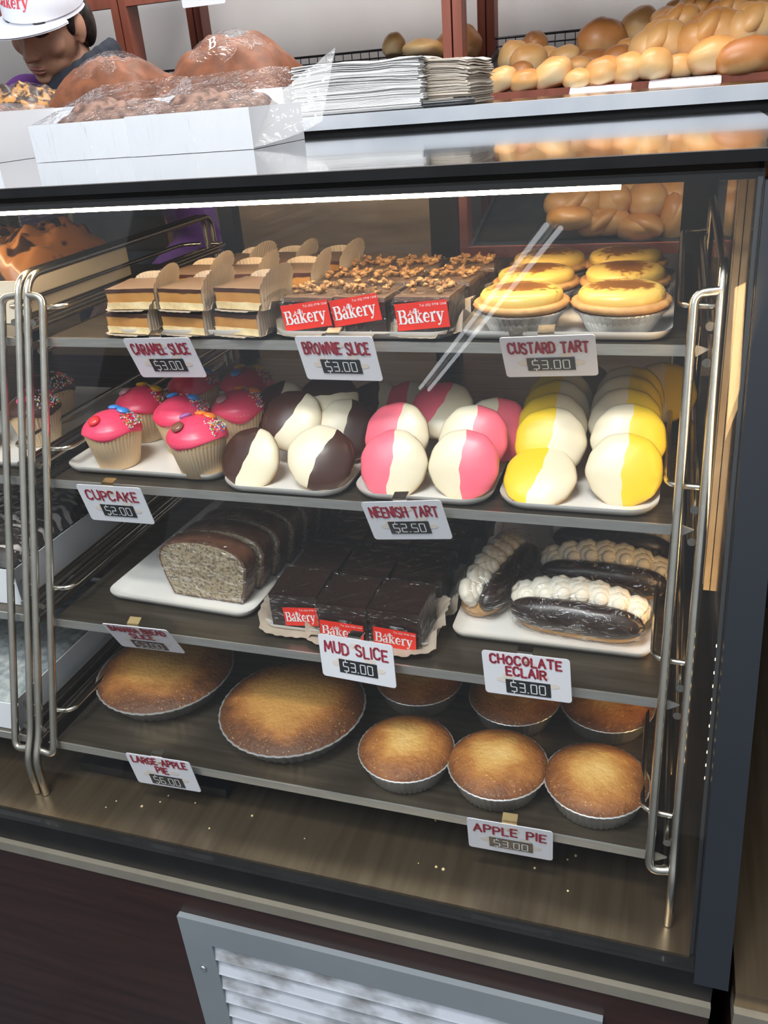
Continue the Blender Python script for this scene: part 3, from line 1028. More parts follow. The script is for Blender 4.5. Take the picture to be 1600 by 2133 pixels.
Z1, Z2, Z3, Z4 = SH
tray(-.588, -.398, .787, 1.06, Z1, 'white tray under the caramel slices on the top shelf')
tray(-.392, -.200, .785, 1.06, Z1, 'white tray under the brownie slices on the top shelf')
tray(-.196, .004, .790, 1.08, Z1, 'white tray under the custard tarts on the top shelf')
tray(-.672, -.462, .752, 1.03, Z2, 'cream tray under the pink cupcakes on the second shelf')
tray(-.456, -.309, .732, 1.03, Z2, 'cream tray under the chocolate and white tarts', r=.03)
tray(-.303, -.155, .736, 1.03, Z2, 'cream tray under the pink and white tarts', r=.03)
tray(-.150, .004, .738, 1.05, Z2, 'cream tray under the yellow and white tarts', r=.03)
tray(-.628, -.424, .722, 1.10, Z3, 'white tray under the banana bread slices on the third shelf', -3, r=.02)
tray(-.412, -.212, .706, 1.02, Z3, 'white tray under the mud slices on the third shelf', r=.014)
tray(-.200, .008, .732, 1.04, Z3, 'white tray under the chocolate eclairs on the third shelf', r=.014)
TR = .0036

# ------------------------------------------------------------------ caramel slices in paper cups


def paper_cup_mesh(w, lift, seed, flare=.010):
    rnd = random.Random(seed)
    ph = rnd.uniform(0, 6)
    n = 96
    mb = MB()
    rows = [(0.0, 0.0), (.92, 0.0), (1.0, .0015), (1.03, .35), (1.10, .7), (1.2, 1.0)]
    vs_, fs = [], []
    for s, q in rows:
        for k in range(n):
            a = 2 * PI * k / n
            c, s_ = math.cos(a), math.sin(a)
            e_ = 5.0
            rad = (abs(c) ** e_ + abs(s_) ** e_) ** (-1 / e_) * w / 2
            # the walls flop: high at the right and the back, low at the front
            hh = lift * (.24 + .76 * max(0.0, math.cos((a - .12) * 1.25)) ** .6 * (1 if math.cos(a - .12) > .3 else 0) + .34 * max(0, math.cos(a - 2.8)))
            if s_ < -.55:
                hh *= .18
            rr = rad * min(s, 1.03) + (s - 1.03 if s > 1.03 else 0) * flare * 6
            rr *= 1 + (.018 * math.sin(26 * a + ph) if s >= 1 else 0)
            vs_.append((rr * c, rr * s_, q * hh + .0004))
    for i in range(len(rows) - 1):
        for k in range(n):
            fs.append((i * n + k, i * n + (k + 1) % n, (i + 1) * n + (k + 1) % n, (i + 1) * n + k))
    mb.add(vs_, fs)
    return mb


def paper_fan(mb, x0, h0, hh, d, out, seed, rot=0.0):
    """a half-round fluted flap of the cup standing up along one side"""
    xf = Matrix.Rotation(rot, 4, 'Z')
    ph = seed * 1.7

    def f(u, v):
        y = (u - .5) * d
        hmax = h0 + hh * max(0.0, 1 - (2 * u - 1) ** 2) ** .55
        z = .0005 + v * hmax
        over = max(0.0, z - h0)
        x = x0 + .0016 + .0008 * math.sin(u * PI * 26 + ph) + out * over + 4.0 * over * over
        return (x, y * (1 + .25 * over / max(hh, 1e-4) * .6) + .08 * over, z)
    mb.grid(f, 52, 10, xf)


def rough_block(w, d, z0, z1, seed, amp=.0012, n=7):
    """a cut slab with slightly crumbly faces"""
    mb = MB()
    rnd = random.Random(seed)

    def disp(p):
        q = Vector(p) * 120 + Vector((seed * 3.1, 0, 0))
        return Vector(p) + amp * Vector((mnoise.noise(q), mnoise.noise(q + Vector((9, 0, 0))), .4 * mnoise.noise(q + Vector((0, 9, 0)))))
    faces = [((-1, -1), (1, -1)), ((1, -1), (1, 1)), ((1, 1), (-1, 1)), ((-1, 1), (-1, -1))]
    for a, b in faces:
        mb.grid(lambda u, v: disp(((a[0] + (b[0] - a[0]) * u) * w / 2, (a[1] + (b[1] - a[1]) * u) * d / 2, z0 + (z1 - z0) * v)), n, 3)
    mb.grid(lambda u, v: disp(((u - .5) * w, (v - .5) * d, z1)), n, n)
    mb.grid(lambda u, v: disp(((u - .5) * w, (.5 - v) * d, z0)), n, n)
    return mb


def make_caramel(seed):
    t = thing('caramel_slice', 'slice', 'slice')
    rough_block(.058, .058, .0015, .009, seed).build('shortbread_base', 'biscuit', t)
    rough_block(.057, .057, .009, .0195, seed + 1, .0008).build('caramel_layer', 'caramel', t)
    mb = rough_block(.058, .058, .0195, .0235, seed + 2, .0008)
    mb.mi = [0] * len(mb.f)
    nb = len(mb.f) - 2 * 49
    mb.mi = [0] * nb + [1] * 49 + [0] * 49
    mb.build('chocolate_top', ['chocolate_edge', 'chocolate_matt'], t)
    mb = paper_cup_mesh(.060, .010, seed, .006)
    paper_fan(mb, .029, .022, .021, .060, .25, seed)
    paper_fan(mb, .029, .018, .012, .052, .2, seed + 2, PI / 2)
    mb.build('paper_cup', 'paper_cup', t, angle=80)
    return t


rows_w = ['front', 'second', 'back']
cols_w = ['left', 'middle', 'right']
protos = [make_caramel(3), make_caramel(17)]
first = [True, True]
cx = [-.560, -.491, -.428]
for r in range(3):
    for c in range(3):
        for lv in range(2):
            k = (r + c + lv) % 2
            x = cx[c] + (.026, .018, .018)[c] * r + random.uniform(-.003, .003)
            y = .818 + .072 * r + random.uniform(-.003, .003)
            z = Z1 + TR + .0262 * lv
            lab = '%s caramel slice of the %s stack in the %s row, in a crimped paper cup' % (('lower', 'upper')[lv], cols_w[c], rows_w[r])
            loc = (x + .004 * lv, y, z)
            rz = random.uniform(-12, 4)
            if first[k]:
                o = protos[k]; first[k] = False
                o.location = loc; o.rotation_euler.z = math.radians(rz)
                o['label'] = lab; o['group'] = 'caramel slices on the top shelf'
            else:
                dup(protos[k], loc, rz, lab, 'caramel slices on the top shelf')


# ------------------------------------------------------------------ sticker with the shop's name
def sticker(parent, w, h, cx_, cz, y, roll=0.0, cut=None):
    """red sticker on the front (-y) of a slice, white letters; lies flat on the wrap"""
    ro = Matrix.Translation((cx_, y, cz)) @ Matrix.Rotation(math.radians(roll), 4, 'Y') @ Matrix.Rotation(PI / 2, 4, 'X')
    mb = MB()
    mb.prism([(-w / 2, -h / 2), (w / 2, -h / 2), (w / 2, h / 2), (-w / 2, h / 2)], 0, .0003, ro)
    lb = mb.build('label', 'label_red', parent, smooth=False)
    lb['label'] = 'red sticker with white lettering'
    mb = MB()
    up = ro @ Matrix.Translation((0, 0, .0006))
    hh = h * .52
    tot = hh * 3.66
    kx = min(1.0, w * .88 / tot)
    serif_word(mb, 'Bakery', -w * .46, -h * .26, hh, up @ Matrix.Diagonal((1, 1, 1, 1)) if kx >= 1 else up @ Matrix.Translation((-w * .46, 0, 0)) @ Matrix.Diagonal((kx, 1, 1, 1)) @ Matrix.Translation((w * .46, 0, 0)))
    font_mesh(mb, 'A&H', -w * .24, h * .10, h * .2, up)
    font_mesh(mb, 'Tel: (02) 9798 1368', -w * .02, h * .33, h * .13, up)
    mb.build('lettering', 'digit_white', lb, smooth=False)
    return lb


def film_box(w, d, h, puff=.0015, seed=1):
    """cling film pulled round a block: the flat faces swell and crease a little"""
    mb = MB()

    def disp(p, nrm):
        q = Vector(p) * 60 + Vector((seed, 0, 0))
        return Vector(p) + Vector(nrm) * (puff + puff * mnoise.noise(q))
    n = 8
    mb.grid(lambda u, v: disp(((u - .5) * w, -d / 2, v * h), (0, -1, 0)), n, n)
    mb.grid(lambda u, v: disp(((.5 - u) * w, d / 2, v * h), (0, 1, 0)), n, n)
    mb.grid(lambda u, v: disp((w / 2, (u - .5) * d, v * h), (1, 0, 0)), n, n)
    mb.grid(lambda u, v: disp((-w / 2, (.5 - u) * d, v * h), (-1, 0, 0)), n, n)
    mb.grid(lambda u, v: disp(((u - .5) * w, (v - .5) * d, h), (0, 0, 1)), n, n)
    return mb


# ------------------------------------------------------------------ brownie slices
def make_brownie(seed, label=None):
    t = thing('brownie_slice', 'slice', 'slice')
    rough_block(.056, .056, .001, .034, seed, .0012).build('brownie_cake', 'chocolate_dark', t)
    rough_block(.056, .056, .034, .0385, seed + 4, .0008).build('chocolate_top', 'chocolate_matt', t)
    mb = MB()
    rnd = random.Random(seed)
    for k in range(17):
        c = Vector((rnd.uniform(-.023, .023), rnd.uniform(-.014, .025), .0405 + rnd.uniform(0, .004)))
        n0 = len(mb.v)
        for q_ in range(3):
            mb.ball(c + Vector((rnd.uniform(-.003, .003), rnd.uniform(-.003, .003), rnd.uniform(-.001, .002))), (rnd.uniform(.0015, .0042), rnd.uniform(.0015, .0038), rnd.uniform(.0012, .0032)), 7, 5)
        mb.v[n0:] = [tuple(Vector(p_) + .0011 * Vector((mnoise.noise(Vector(p_) * 420), mnoise.noise(Vector(p_) * 420 + Vector((7, 0, 0))), mnoise.noise(Vector(p_) * 420 + Vector((0, 7, 0)))))) for p_ in mb.v[n0:]]
    w = mb.build('walnut_topping', 'walnut', t)
    w['kind'] = 'stuff'
    paper_cup_mesh(.062, .030, seed).build('paper_cup', 'paper_cup', t, angle=80)
    film_box(.060, .060, .040, .0012, seed).build('wrap', 'cling_film', t, angle=60)
    if label:
        sticker(t, .054, .0265, label[0], label[1], -.0335, label[2])
    return t


bx = [-.349, -.292, -.229]
bw = ['leftmost', 'middle', 'rightmost']
plain = make_brownie(5)
used_plain = False
for c in range(3):
    o = make_brownie(31 + c, [(.0, .0215, -8), (-.002, .027, -10), (.002, .022, -6)][c])
    o.location = (bx[c], .823, Z1 + TR)
    o.rotation_euler.z = math.radians([-4, -6, -3][c])
    o['label'] = '%s of the three front brownie slices, wrapped with a red bakery sticker' % bw[c]
    o['group'] = 'brownie slices on the top shelf'
for r in (1, 2):
    for c in range(3):
        loc = (bx[c] + .006 * r, .823 + .068 * r, Z1 + TR)
        lab = '%s walnut-topped brownie slice in the %s row, without sticker' % (cols_w[c], rows_w[r])
        if not used_plain:
            plain.location = loc; used_plain = True
            plain['label'] = lab; plain['group'] = 'brownie slices on the top shelf'
        else:
            dup(plain, loc, random.uniform(-8, 8), lab, 'brownie slices on the top shelf')

# ------------------------------------------------------------------ custard tarts


def make_custard():
    t = thing('custard_tart', 'tart', 'tart')
    mb = MB()
    mb.lathe([(.0, .0006), (.029, .0006), (.031, .002, .012), (.0405, .021, .022), (.0425, .0225, .01), (.0445, .0225, .015), (.0445, .0215, .015), (.041, .020, .02), (.030, .003, .012), (0, .0016)], 128, 40)
    mb.build('foil_cup', 'foil', t, angle=70)
    mb = MB()
    mb.lathe([(0, .018), (.038, .018), (.0405, .0225), (.0455, .0255, .010), (.0465, .028, .014), (.044, .0305, .01), (.040, .031), (.037, .029), (0, .028)], 96, 22)
    mb.build('pastry_case', 'pastry_rim', t, angle=70)
    mb = MB()
    prof = [(.0385, .0285), (.0398, .032), (.0395, .0360), (.0375, .0390), (.033, .0410), (.026, .0421), (.016, .0427), (.006, .0429), (.0001, .0429)]
    mb.lathe(prof, 48)
    mb.build('custard_filling', 'custard', t, angle=80)
    return t


ct = make_custard()
k = 0
for r, y in enumerate((.822, .912, 1.002)):
    for c, x in enumerate((-.137, -.045)):
        loc = (x + (.001, -.001, -.006)[r] * (1 if c else -.3), y + .004 * c, Z1 + TR)
        lab = '%s custard tart in the %s row, brown dusting on its yellow top' % (('left', 'right')[c], rows_w[r])
        if k == 0:
            ct.location = loc; ct['label'] = lab; ct['group'] = 'custard tarts on the top shelf'
        else:
            dup(ct, loc, random.uniform(0, 360), lab, 'custard tarts on the top shelf')
        k += 1

# ------------------------------------------------------------------ cupcakes


def make_cupcake(name, seed, icing, candies, label, loc, rz=0, group=None, sprinkle_rng=(-.35, 2.0), sc=1.0, chocolate=False):
    t = thing(name, label, 'cupcake', loc, rz, group)
    rnd = random.Random(seed)
    mb = MB()
    mb.lathe([(0, .0005), (.0225, .0005), (.0235, .001, .02), (.0325, .040, .022), (.0335, .046, .024), (.0325, .046, .024), (.0315, .040, .022), (.0, .036)], 180, 46)
    mb.build('paper_wrapper', 'wrapper', t, angle=80)
    mb = MB()
    mb.lathe([(.0315, .038), (.0335, .043), (.032, .048), (0, .05)], 40)
    mb.build('cake', 'cake_sponge', t)
    mb = MB()
    drip = [rnd.uniform(0, 6.28) for _ in range(3)]

    def ic(u, v):
        a = 2 * PI * u
        d = .0045 * max(0, math.sin(2 * a + drip[0])) + .003 * math.sin(3 * a + drip[1])
        pr = [(.0, .0665), (.009, .0655), (.018, .0625), (.026, .0575), (.0318, .052), (.0345, .0475), (.0350, .0450), (.0335, .0430)]
        f = v * (len(pr) - 1)
        i = min(int(f), len(pr) - 2)
        g = f - i
        r = pr[i][0] * (1 - g) + pr[i + 1][0] * g
        z = pr[i][1] * (1 - g) + pr[i + 1][1] * g
        r = r * (1 + .02 * math.sin(a + drip[2]) * v)
        z -= d * max(0, v - .55) / .45
        return (r * math.cos(a), r * math.sin(a), z)
    mb.grid(ic, 48, 21, close_u=True)
    mb.build('icing', icing, t, angle=80)

    def top(r):
        r = abs(r)
        return .0665 - 11.2 * r * r if r < .026 else .0575 - (r - .026) * .9
    for col, a, r in candies:
        x, y = r * math.cos(math.radians(a)), r * math.sin(math.radians(a))
        sl = math.atan2(22.4 * r, 1)
        xf = Matrix.Translation((x, y, top(r))) @ Matrix.Rotation(math.radians(a), 4, 'Z') @ Matrix.Rotation(sl, 4, 'Y')
        mb = MB()
        mb.ball((0, 0, .0012), (.0076, .0076, .0034), 18, 8, xf)
        c_ = mb.build('candy_button', 'candy_' + col, t)
        c_['label'] = col + ' candy button'
    mb = MB()
    cols = ['candy_white', 'candy_red', 'candy_green', 'candy_yellow', 'candy_blue', 'candy_pink']
    for k in range(250):
        a = rnd.uniform(*sprinkle_rng)
        r = rnd.triangular(.013, .0350, .033)
        mb.m = rnd.randrange(6) if rnd.random() > .25 else 0
        p = (r * math.cos(a), r * math.sin(a), top(r) + .0006)
        mb.ball(p, .00105, 5, 4)
    s = mb.build('sprinkles', cols, t)
    s['kind'] = 'stuff'
    return t


zc = Z2 + TR
GC = 'pink cupcakes on the second shelf'
make_cupcake('cupcake', 1, 'cupcake_icing', [('blue', 95, .014), ('blue', 30, .016), ('red', 255, .022)], 'pink cupcake at the far left front with two blue candies and one red candy', (-.612, .783, zc), 0, GC)
make_cupcake('cupcake', 2, 'cupcake_icing', [('mauve', 150, .023), ('orange', 95, .016), ('orange', 48, .018), ('brown', 250, .022)], 'pink cupcake at the front right of its tray with orange, mauve and brown candies', (-.495, .775, zc), -6, GC)
make_cupcake('cupcake', 3, 'cupcake_icing', [('yellow', 110, .015), ('yellow', 20, .020), ('grey', 215, .018)], 'pink cupcake behind the front left one with two yellow candies', (-.6245, .868, zc), 0, GC)
make_cupcake('cupcake', 4, 'cupcake_icing', [('blue', 150, .015), ('blue', 20, .017)], 'pink cupcake in the middle with two blue candies, behind the front right cupcake', (-.5505, .838, zc), 0, GC)
make_cupcake('cupcake', 5, 'cupcake_icing', [('orange', 110, .018), ('orange', 40, .020), ('grey', 235, .022)], 'pink cupcake at the right of its tray beside the chocolate tarts, with a grey candy', (-.486, .866, zc), 0, GC)
make_cupcake('cupcake', 6, 'cupcake_icing', [('yellow', 240, .010), ('blue', 20, .02)], 'pink cupcake in the middle of the back row under the caramel price tag', (-.592, .942, zc), 0, GC)
make_cupcake('cupcake', 7, 'cupcake_icing', [('yellow', 140, .018), ('yellow', 40, .018), ('blue', 250, .016)], 'rearmost pink cupcake at the right with yellow and blue candies', (-.520, .955, zc), 0, GC)

# ------------------------------------------------------------------ half-and-half iced tarts
CR = .0365


def make_neenish(colour, mats):
    t = thing('neenish_tart', 'tart', 'tart')
    mb = MB()
    mb.lathe([(0, -.004), (.030, -.004), (.0345, -.002), (.0362, .001, .004), (.0355, .0035), (0, .004)], 64, 17)
    mb.build('tart_base', 'tart_base', t, angle=70)
    for half, (nm, mt) in enumerate(mats):
        mb = MB()
        prof = [(0.0, .0112), (.16, .0111), (.33, .0106), (.5, .0098), (.66, .0086), (.8, .0070), (.9, .0052), (.965, .0032), (1.0, .0008), (.985, -.0008)]
        n, m_ = 26, len(prof)
        vs_, fs = [], []
        for i, (s, z) in enumerate(prof):
            for k in range(n + 1):
                a = PI / 2 + PI * k / n if half == 0 else -PI / 2 + PI * k / n
                x, y = s * CR * math.cos(a), s * CR * math.sin(a)
                wob = .0016 * math.sin(95 * y + 1.3) + .0008 * math.sin(310 * y)
                edge = max(0.0, 1 - abs(x) / .010)
                x += wob * edge
                rr = 1 + .014 * math.sin(5 * a + .7) + .010 * math.sin(11 * a)
                vs_.append((x * rr, y * rr, z + .0035))
        for i in range(m_ - 1):
            for k in range(n):
                fs.append((i * (n + 1) + k, (i + 1) * (n + 1) + k, (i + 1) * (n + 1) + k + 1, i * (n + 1) + k + 1))
        mb.add(vs_, fs)
        o_ = mb.build(nm, mt, t, angle=80)
        o_['label'] = nm.replace('_', ' ') + ' on one half'
    return t


def place_tarts(proto, lst, labels, group):
    for i, (k, x, y, z, tilt, spin, yaw) in enumerate(lst):
        if k == 'w':
            spin += 180
        m_ = Matrix.Translation((x, y, z)) @ Matrix.Rotation(math.radians(yaw), 4, 'Z') @ Matrix.Rotation(math.radians(tilt), 4, 'X') @ Matrix.Rotation(math.radians(spin), 4, 'Z') @ Matrix.Translation((0, 0, -.010))
        if i == 0:
            proto.matrix_world = m_
            proto['label'] = labels[i]
            proto['group'] = group
        else:
            dup(proto, None, None, labels[i], group, mtx=m_)


CHOC = [
    ('d', -0.4289, 0.762, 1.0104, 55, -14, -8),
    ('w', -0.3423, 0.765, 1.0169, 50, -32, 20),
    ('d', -0.4003, 0.822, 1.0356, 50, -28, 0),
    ('w', -0.3358, 0.83, 1.0232, 55, -12, 18),
    ('d', -0.4346, 0.865, 1.0303, 55, -5, -8),
    ('t', -0.3689, 0.86, 1.0497, 35, -80, 5),
    ('d', -0.323, 0.9, 1.0218, 55, -10, 15),
]
PINK = [
    ('d', -0.262, 0.762, 1.0147, 58, -2, 0),
    ('w', -0.1879, 0.765, 1.0168, 60, 0, 0),
    ('d', -0.2694, 0.8, 1.0313, 58, -12, -5),
    ('w', -0.1854, 0.805, 1.0296, 58, -4, 5),
    ('d', -0.2321, 0.855, 1.0437, 38, -20, 0),
    ('w', -0.1669, 0.84, 1.027, 55, 0, 10),
    ('d', -0.287, 0.9, 1.0243, 50, 0, -5),
]
YEL = [
    ('d', -0.1117, 0.772, 1.0084, 34, -10, -5),
    ('d', -0.1062, 0.806, 1.0299, 56, -10, 0),
    ('d', -0.1086, 0.838, 1.0348, 54, -8, 0),
    ('d', -0.1089, 0.87, 1.0385, 54, -8, 0),
    ('d', -0.1084, 0.902, 1.0397, 54, -8, 0),
    ('w', -0.0307, 0.775, 1.0169, 58, -2, 0),
    ('w', -0.0291, 0.808, 1.0361, 56, -4, 4),
    ('w', -0.0345, 0.84, 1.0414, 55, 0, 3),
    ('w', -0.0352, 0.872, 1.0448, 55, 0, 4),
    ('w', -0.0341, 0.904, 1.0454, 55, 2, 4),
    ('w', 0.0014, 0.97, 1.0317, 50, 0, 10),
    ('d', -0.0953, 0.97, 1.0358, 40, -5, 0),
]
place_tarts(make_neenish('chocolate', [('chocolate_icing', 'chocolate_icing'), ('white_icing', 'cream_icing')]), CHOC, [
    'front left chocolate and white tart beside the cupcakes, white half to the right',
    'front right chocolate and white tart, white half to the left',
    'chocolate and white tart behind the front pair, its pointed white half to the right',
    'chocolate and white tart leaning behind the front right one, dark half to the right',
    'mostly dark chocolate tart at the left behind the front left one',
    'topmost chocolate and white tart lying at the back of the pile',
    'dark chocolate tart at the rear right beside the pink ones'], 'chocolate and white neenish tarts')
place_tarts(make_neenish('pink', [('pink_icing', 'pink_icing'), ('white_icing', 'cream_icing')]), PINK, [
    'front left pink and white tart, pink half to the left',
    'front right pink and white tart, pink half to the right',
    'pink and white tart directly behind the front left pink one',
    'pink and white tart directly behind the front right pink one',
    'topmost pink and white tart lying across the back of the pile',
    'pink and white tart at the far right of its tray beside the yellow ones',
    'pink tart peeping out at the rear left of its tray'], 'pink and white neenish tarts')
place_tarts(make_neenish('yellow', [('yellow_icing', 'yellow_icing'), ('white_icing', 'cream_icing')]), YEL, [
    'front tart of the left yellow row, lying flatter than the rest',
    'second tart from the front in the left yellow row',
    'third tart from the front in the left yellow row',
    'fourth tart from the front in the left yellow row',
    'fifth tart from the front in the left yellow row',
    'front tart of the right yellow row, its yellow half to the right',
    'second tart from the front in the right yellow row',
    'third tart from the front in the right yellow row',
    'fourth tart from the front in the right yellow row',
    'fifth tart from the front in the right yellow row',
    'rearmost yellow tart at the far right by the rack rods',
    'rearmost yellow tart in the middle under the custard price tag'], 'yellow and white neenish tarts')

# ------------------------------------------------------------------ banana bread slices


def loaf_outline(w, h):
    pts = [(-w * .40, 0), (w * .40, 0), (w * .46, h * .25), (w * .5, h * .56), (w * .505, h * .64)]
    for k in range(1, 12):
        a = PI * k / 12
        pts.append((w * .49 * math.cos(a), h * .66 + h * .34 * math.sin(a) ** .75))
    pts += [(-w * .505, h * .64), (-w * .5, h * .56), (-w * .46, h * .25)]
    return pts


def make_loaf():
    t = thing('banana_bread_slice', 'slice', 'slice')
    out = loaf_outline(.118, .078)
    ins = [(x * .955, .004 + (z - .002) * .945) for x, z in out]
    n = len(out)
    mb = MB()
    y0, y1 = -.013, .013
    mb.add([(x, y0, z) for x, z in out] + [(x, y1, z) for x, z in out], [(k, (k + 1) % n, n + (k + 1) % n, n + k) for k in range(n)])
    mb.add([(x, y0, z) for x, z in out] + [(x, y0, z) for x, z in ins], [(k, n + k, n + (k + 1) % n, (k + 1) % n) for k in range(n)])
    mb.add([(x, y1, z) for x, z in out] + [(x, y1, z) for x, z in ins], [(k, (k + 1) % n, n + (k + 1) % n, n + k) for k in range(n)])
    mb.build('crust', 'banana_crust', t, angle=35)
    mb = MB()
    mb.add([(x, y0 - .0006, z) for x, z in ins] + [(x, y1 + .0006, z) for x, z in ins],
           [tuple(range(n)), tuple(range(2 * n - 1, n - 1, -1))] + [(k, n + k, n + (k + 1) % n, (k + 1) % n) for k in range(n)])
    mb.build('crumb', 'banana_crumb', t, smooth=False)
    mb = MB()
    big = [(x * 1.03, -.0008 + z * 1.025) for x, z in out]
    ys = [y0 - .0025, y0 - .0010, y1 + .0010, y1 + .0025]
    sc = [.93, 1.0, 1.0, .93]
    vs_ = []
    for y, s in zip(ys, sc):
        for x, z in big:
            q = Vector((x * 70, y * 70, z * 70))
            vs_.append((x * s + .0008 * mnoise.noise(q), y, .035 + (z - .035) * s + .0008 * mnoise.noise(q + Vector((5, 5, 5)))))
    fs = [tuple(range(n)), tuple(range(4 * n - 1, 3 * n - 1, -1))]
    for i in range(3):
        fs += [(i * n + k, (i + 1) * n + k, (i + 1) * n + (k + 1) % n, i * n + (k + 1) % n) for k in range(n)]
    mb.add(vs_, fs)
    mb.build('wrap', 'cling_film', t, angle=60)
    return t


lf = make_loaf()
ordw = ['front', 'second', 'third', 'fourth', 'fifth', 'sixth', 'rearmost']
for i in range(7):
    loc = (-.504 + .0060 * i, .762 + .0335 * i, Z3 + TR + .001)
    lab = '%s wrapped slice of the banana bread loaf on the third shelf' % ordw[i]
    if i == 0:
        lab = 'front wrapped banana bread slice showing its speckled cut face'
        lf.location = loc; lf.rotation_euler.z = math.radians(-3); lf['label'] = lab; lf['group'] = 'banana bread slices'
    else:
        o = dup(lf, loc, -3 + random.uniform(-3, 3), lab, 'banana bread slices')

# ------------------------------------------------------------------ mud slices


def make_mud(seed, label=None):
    t = thing('mud_slice', 'slice', 'slice')
    rough_block(.056, .060, .001, .040, seed, .0006).build('mud_cake', 'chocolate_dark', t)
    rough_block(.0565, .0605, .040, .0445, seed + 2, .0004).build('chocolate_top', 'chocolate_dark', t)
    paper_cup_mesh(.066, .030, seed, .014).build('paper_cup', 'paper_cup', t, angle=80)
    film_box(.0585, .0625, .0455, .0010, seed).build('wrap', 'cling_film', t, angle=60)
    if label:
        sticker(t, label[3], .0235, label[0], label[1], -.0340, label[2])
    return t


mx_ = [-.374, -.312, -.252]
plain = None
for c in range(3):
    o = make_mud(51 + c, [(.009, .020, -4, .040), (0, .0135, 2, .050), (.001, .0125, 2, .048)][c])
    o.location = (mx_[c], (.742, .733, .733)[c], Z3 + TR)
    o.rotation_euler.z = math.radians((3, 0, -2)[c])
    o['label'] = '%s of the three front mud slices, wrapped with a red bakery sticker' % bw[c]
    o['group'] = 'mud slices on the third shelf'
plain = make_mud(60)
up_ = False
for r in (1, 2, 3):
    for c in range(3):
        loc = (mx_[c] + .004 * r, .736 + .068 * r, Z3 + TR)
        lab = '%s dark mud slice in the %s row behind the stickered ones' % (cols_w[c], ('second', 'third', 'back')[r - 1])
        if not up_:
            plain.location = loc; plain['label'] = lab; plain['group'] = 'mud slices on the third shelf'; up_ = True
        else:
            dup(plain, loc, random.uniform(-3, 3), lab, 'mud slices on the third shelf')

# ------------------------------------------------------------------ eclairs


def capsule(mb, L, rx, rz, n=24, m_=28, z0=0.0, flat=.0, tw=0.0, amp=0.0):
    vs_, fs = [], []
    for j in range(m_ + 1):
        u = -1 + 2 * j / m_
        s = (1 - abs(u) ** 3.2) ** .45 if abs(u) < 1 else 0.0
        s = max(s, .02)
        for k in range(n):
            a = 2 * PI * k / n
            z = rz * s * math.sin(a)
            if z < -rz * .62:
                z = -rz * .62
            q = Vector((u * 5, math.cos(a) * 2, math.sin(a) * 2))
            g = 1 + amp * mnoise.noise(q)
            vs_.append((u * L / 2, rx * s * math.cos(a) * g, z0 + rz * .62 + z * g))
    for j in range(m_):
        for k in range(n):
            fs.append((j * n + k, j * n + (k + 1) % n, (j + 1) * n + (k + 1) % n, (j + 1) * n + k))
    fs += [tuple(range(n - 1, -1, -1)), tuple(m_ * n + k for k in range(n))]
    mb.add(vs_, fs)


def make_eclair(seed=1):
    """lies along x; chocolate half in front (-y), cream piped along the top behind it, choux base behind"""
    t = thing('chocolate_eclair', 'eclair', 'eclair')
    mb = MB()
    capsule(mb, .138, .026, .018, amp=.05)
    mb.build('choux_base', 'choux', t, angle=80)
    mb = MB()
    vs_ = []
    n, m_ = 20, 30
    for j in range(m_ + 1):
        u = -1 + 2 * j / m_
        s = max((1 - abs(u) ** 3.2) ** .45 if abs(u) < 1 else 0, .02)
        for k in range(n):
            a = 2 * PI * k / n
            q = Vector((u * 4 + seed, math.cos(a) * 1.5, math.sin(a) * 1.5))
            g = 1 + .05 * mnoise.noise(q)
            yy, zz = .0155 * s * math.cos(a) * g, .0185 * s * math.sin(a) * g
            vs_.append((u * .071, -.016 + yy, .0235 + zz))
    fs = []
    for j in range(m_):
        for k in range(n):
            fs.append((j * n + k, j * n + (k + 1) % n, (j + 1) * n + (k + 1) % n, (j + 1) * n + k))
    mb.add(vs_, fs)
    mb.build('chocolate_top', 'chocolate_dark', t, angle=80)
    mb = MB()
    for k in range(7):
        x = -.058 + .0192 * k
        zz = .047 - .013 * abs((k - 3) / 3) ** 2.2
        # overlapping piped shells, each a fluted ridge standing up and leaning to one end
        for q in range(3):
            R_ = .0165 - .0042 * q
            xf = Matrix.Translation((x + .002 * q, .004 - .0035 * q, zz - .004 + .0005 * q)) @ Matrix.Rotation(math.radians(20), 4, 'Y') @ Matrix.Rotation(math.radians(62), 4, 'X')
            mb.lathe([(R_ * .5, -.012), (R_ * .96, -.006, .03), (R_, .000, .035), (R_ * .9, .0035, .03), (R_ * .62, .0055), (.0001, .0058)], 40, 10, xf=xf)
    mb.build('cream_piping', 'whipped_cream', t, angle=70)
    mb = MB()

    def wr(u, v):
        a = 2 * PI * u
        w_ = -1 + 2 * v
        s = max((1 - abs(w_) ** 4) ** .4 if abs(w_) < 1 else 0, .05)
        q = Vector((w_ * 9, math.cos(a) * 3, math.sin(a) * 3 + seed))
        g = 1 + .06 * mnoise.noise(q)
        z = .024 + .030 * s * math.sin(a) * g
        return (w_ * .077, -.003 + .034 * s * math.cos(a) * g, max(.0006, z + .005 * s * max(0, math.sin(a))))
    mb.grid(wr, 32, 24, close_u=True)
    mb.build('wrap', 'cling_film', t, angle=80)
    return t


ec = make_eclair()
ze = Z3 + TR
ge = 'wrapped eclairs on the third shelf'
ec.location = (-.069, .776, ze); ec.rotation_euler.z = math.radians(-5)
ec['label'] = 'front wrapped chocolate eclair lying across the tray above its price tag'; ec['group'] = ge
dup(ec, (-.049, .862, ze), -3, 'middle chocolate eclair of the three lying across the tray', ge)
dup(ec, (-.046, .944, ze), -4, 'rearmost chocolate eclair of the three lying across the tray', ge)
dup(ec, (-.168, .835, ze), 76, 'wrapped eclair standing lengthwise at the left of the other three', ge)

# ------------------------------------------------------------------ pies in foil tins


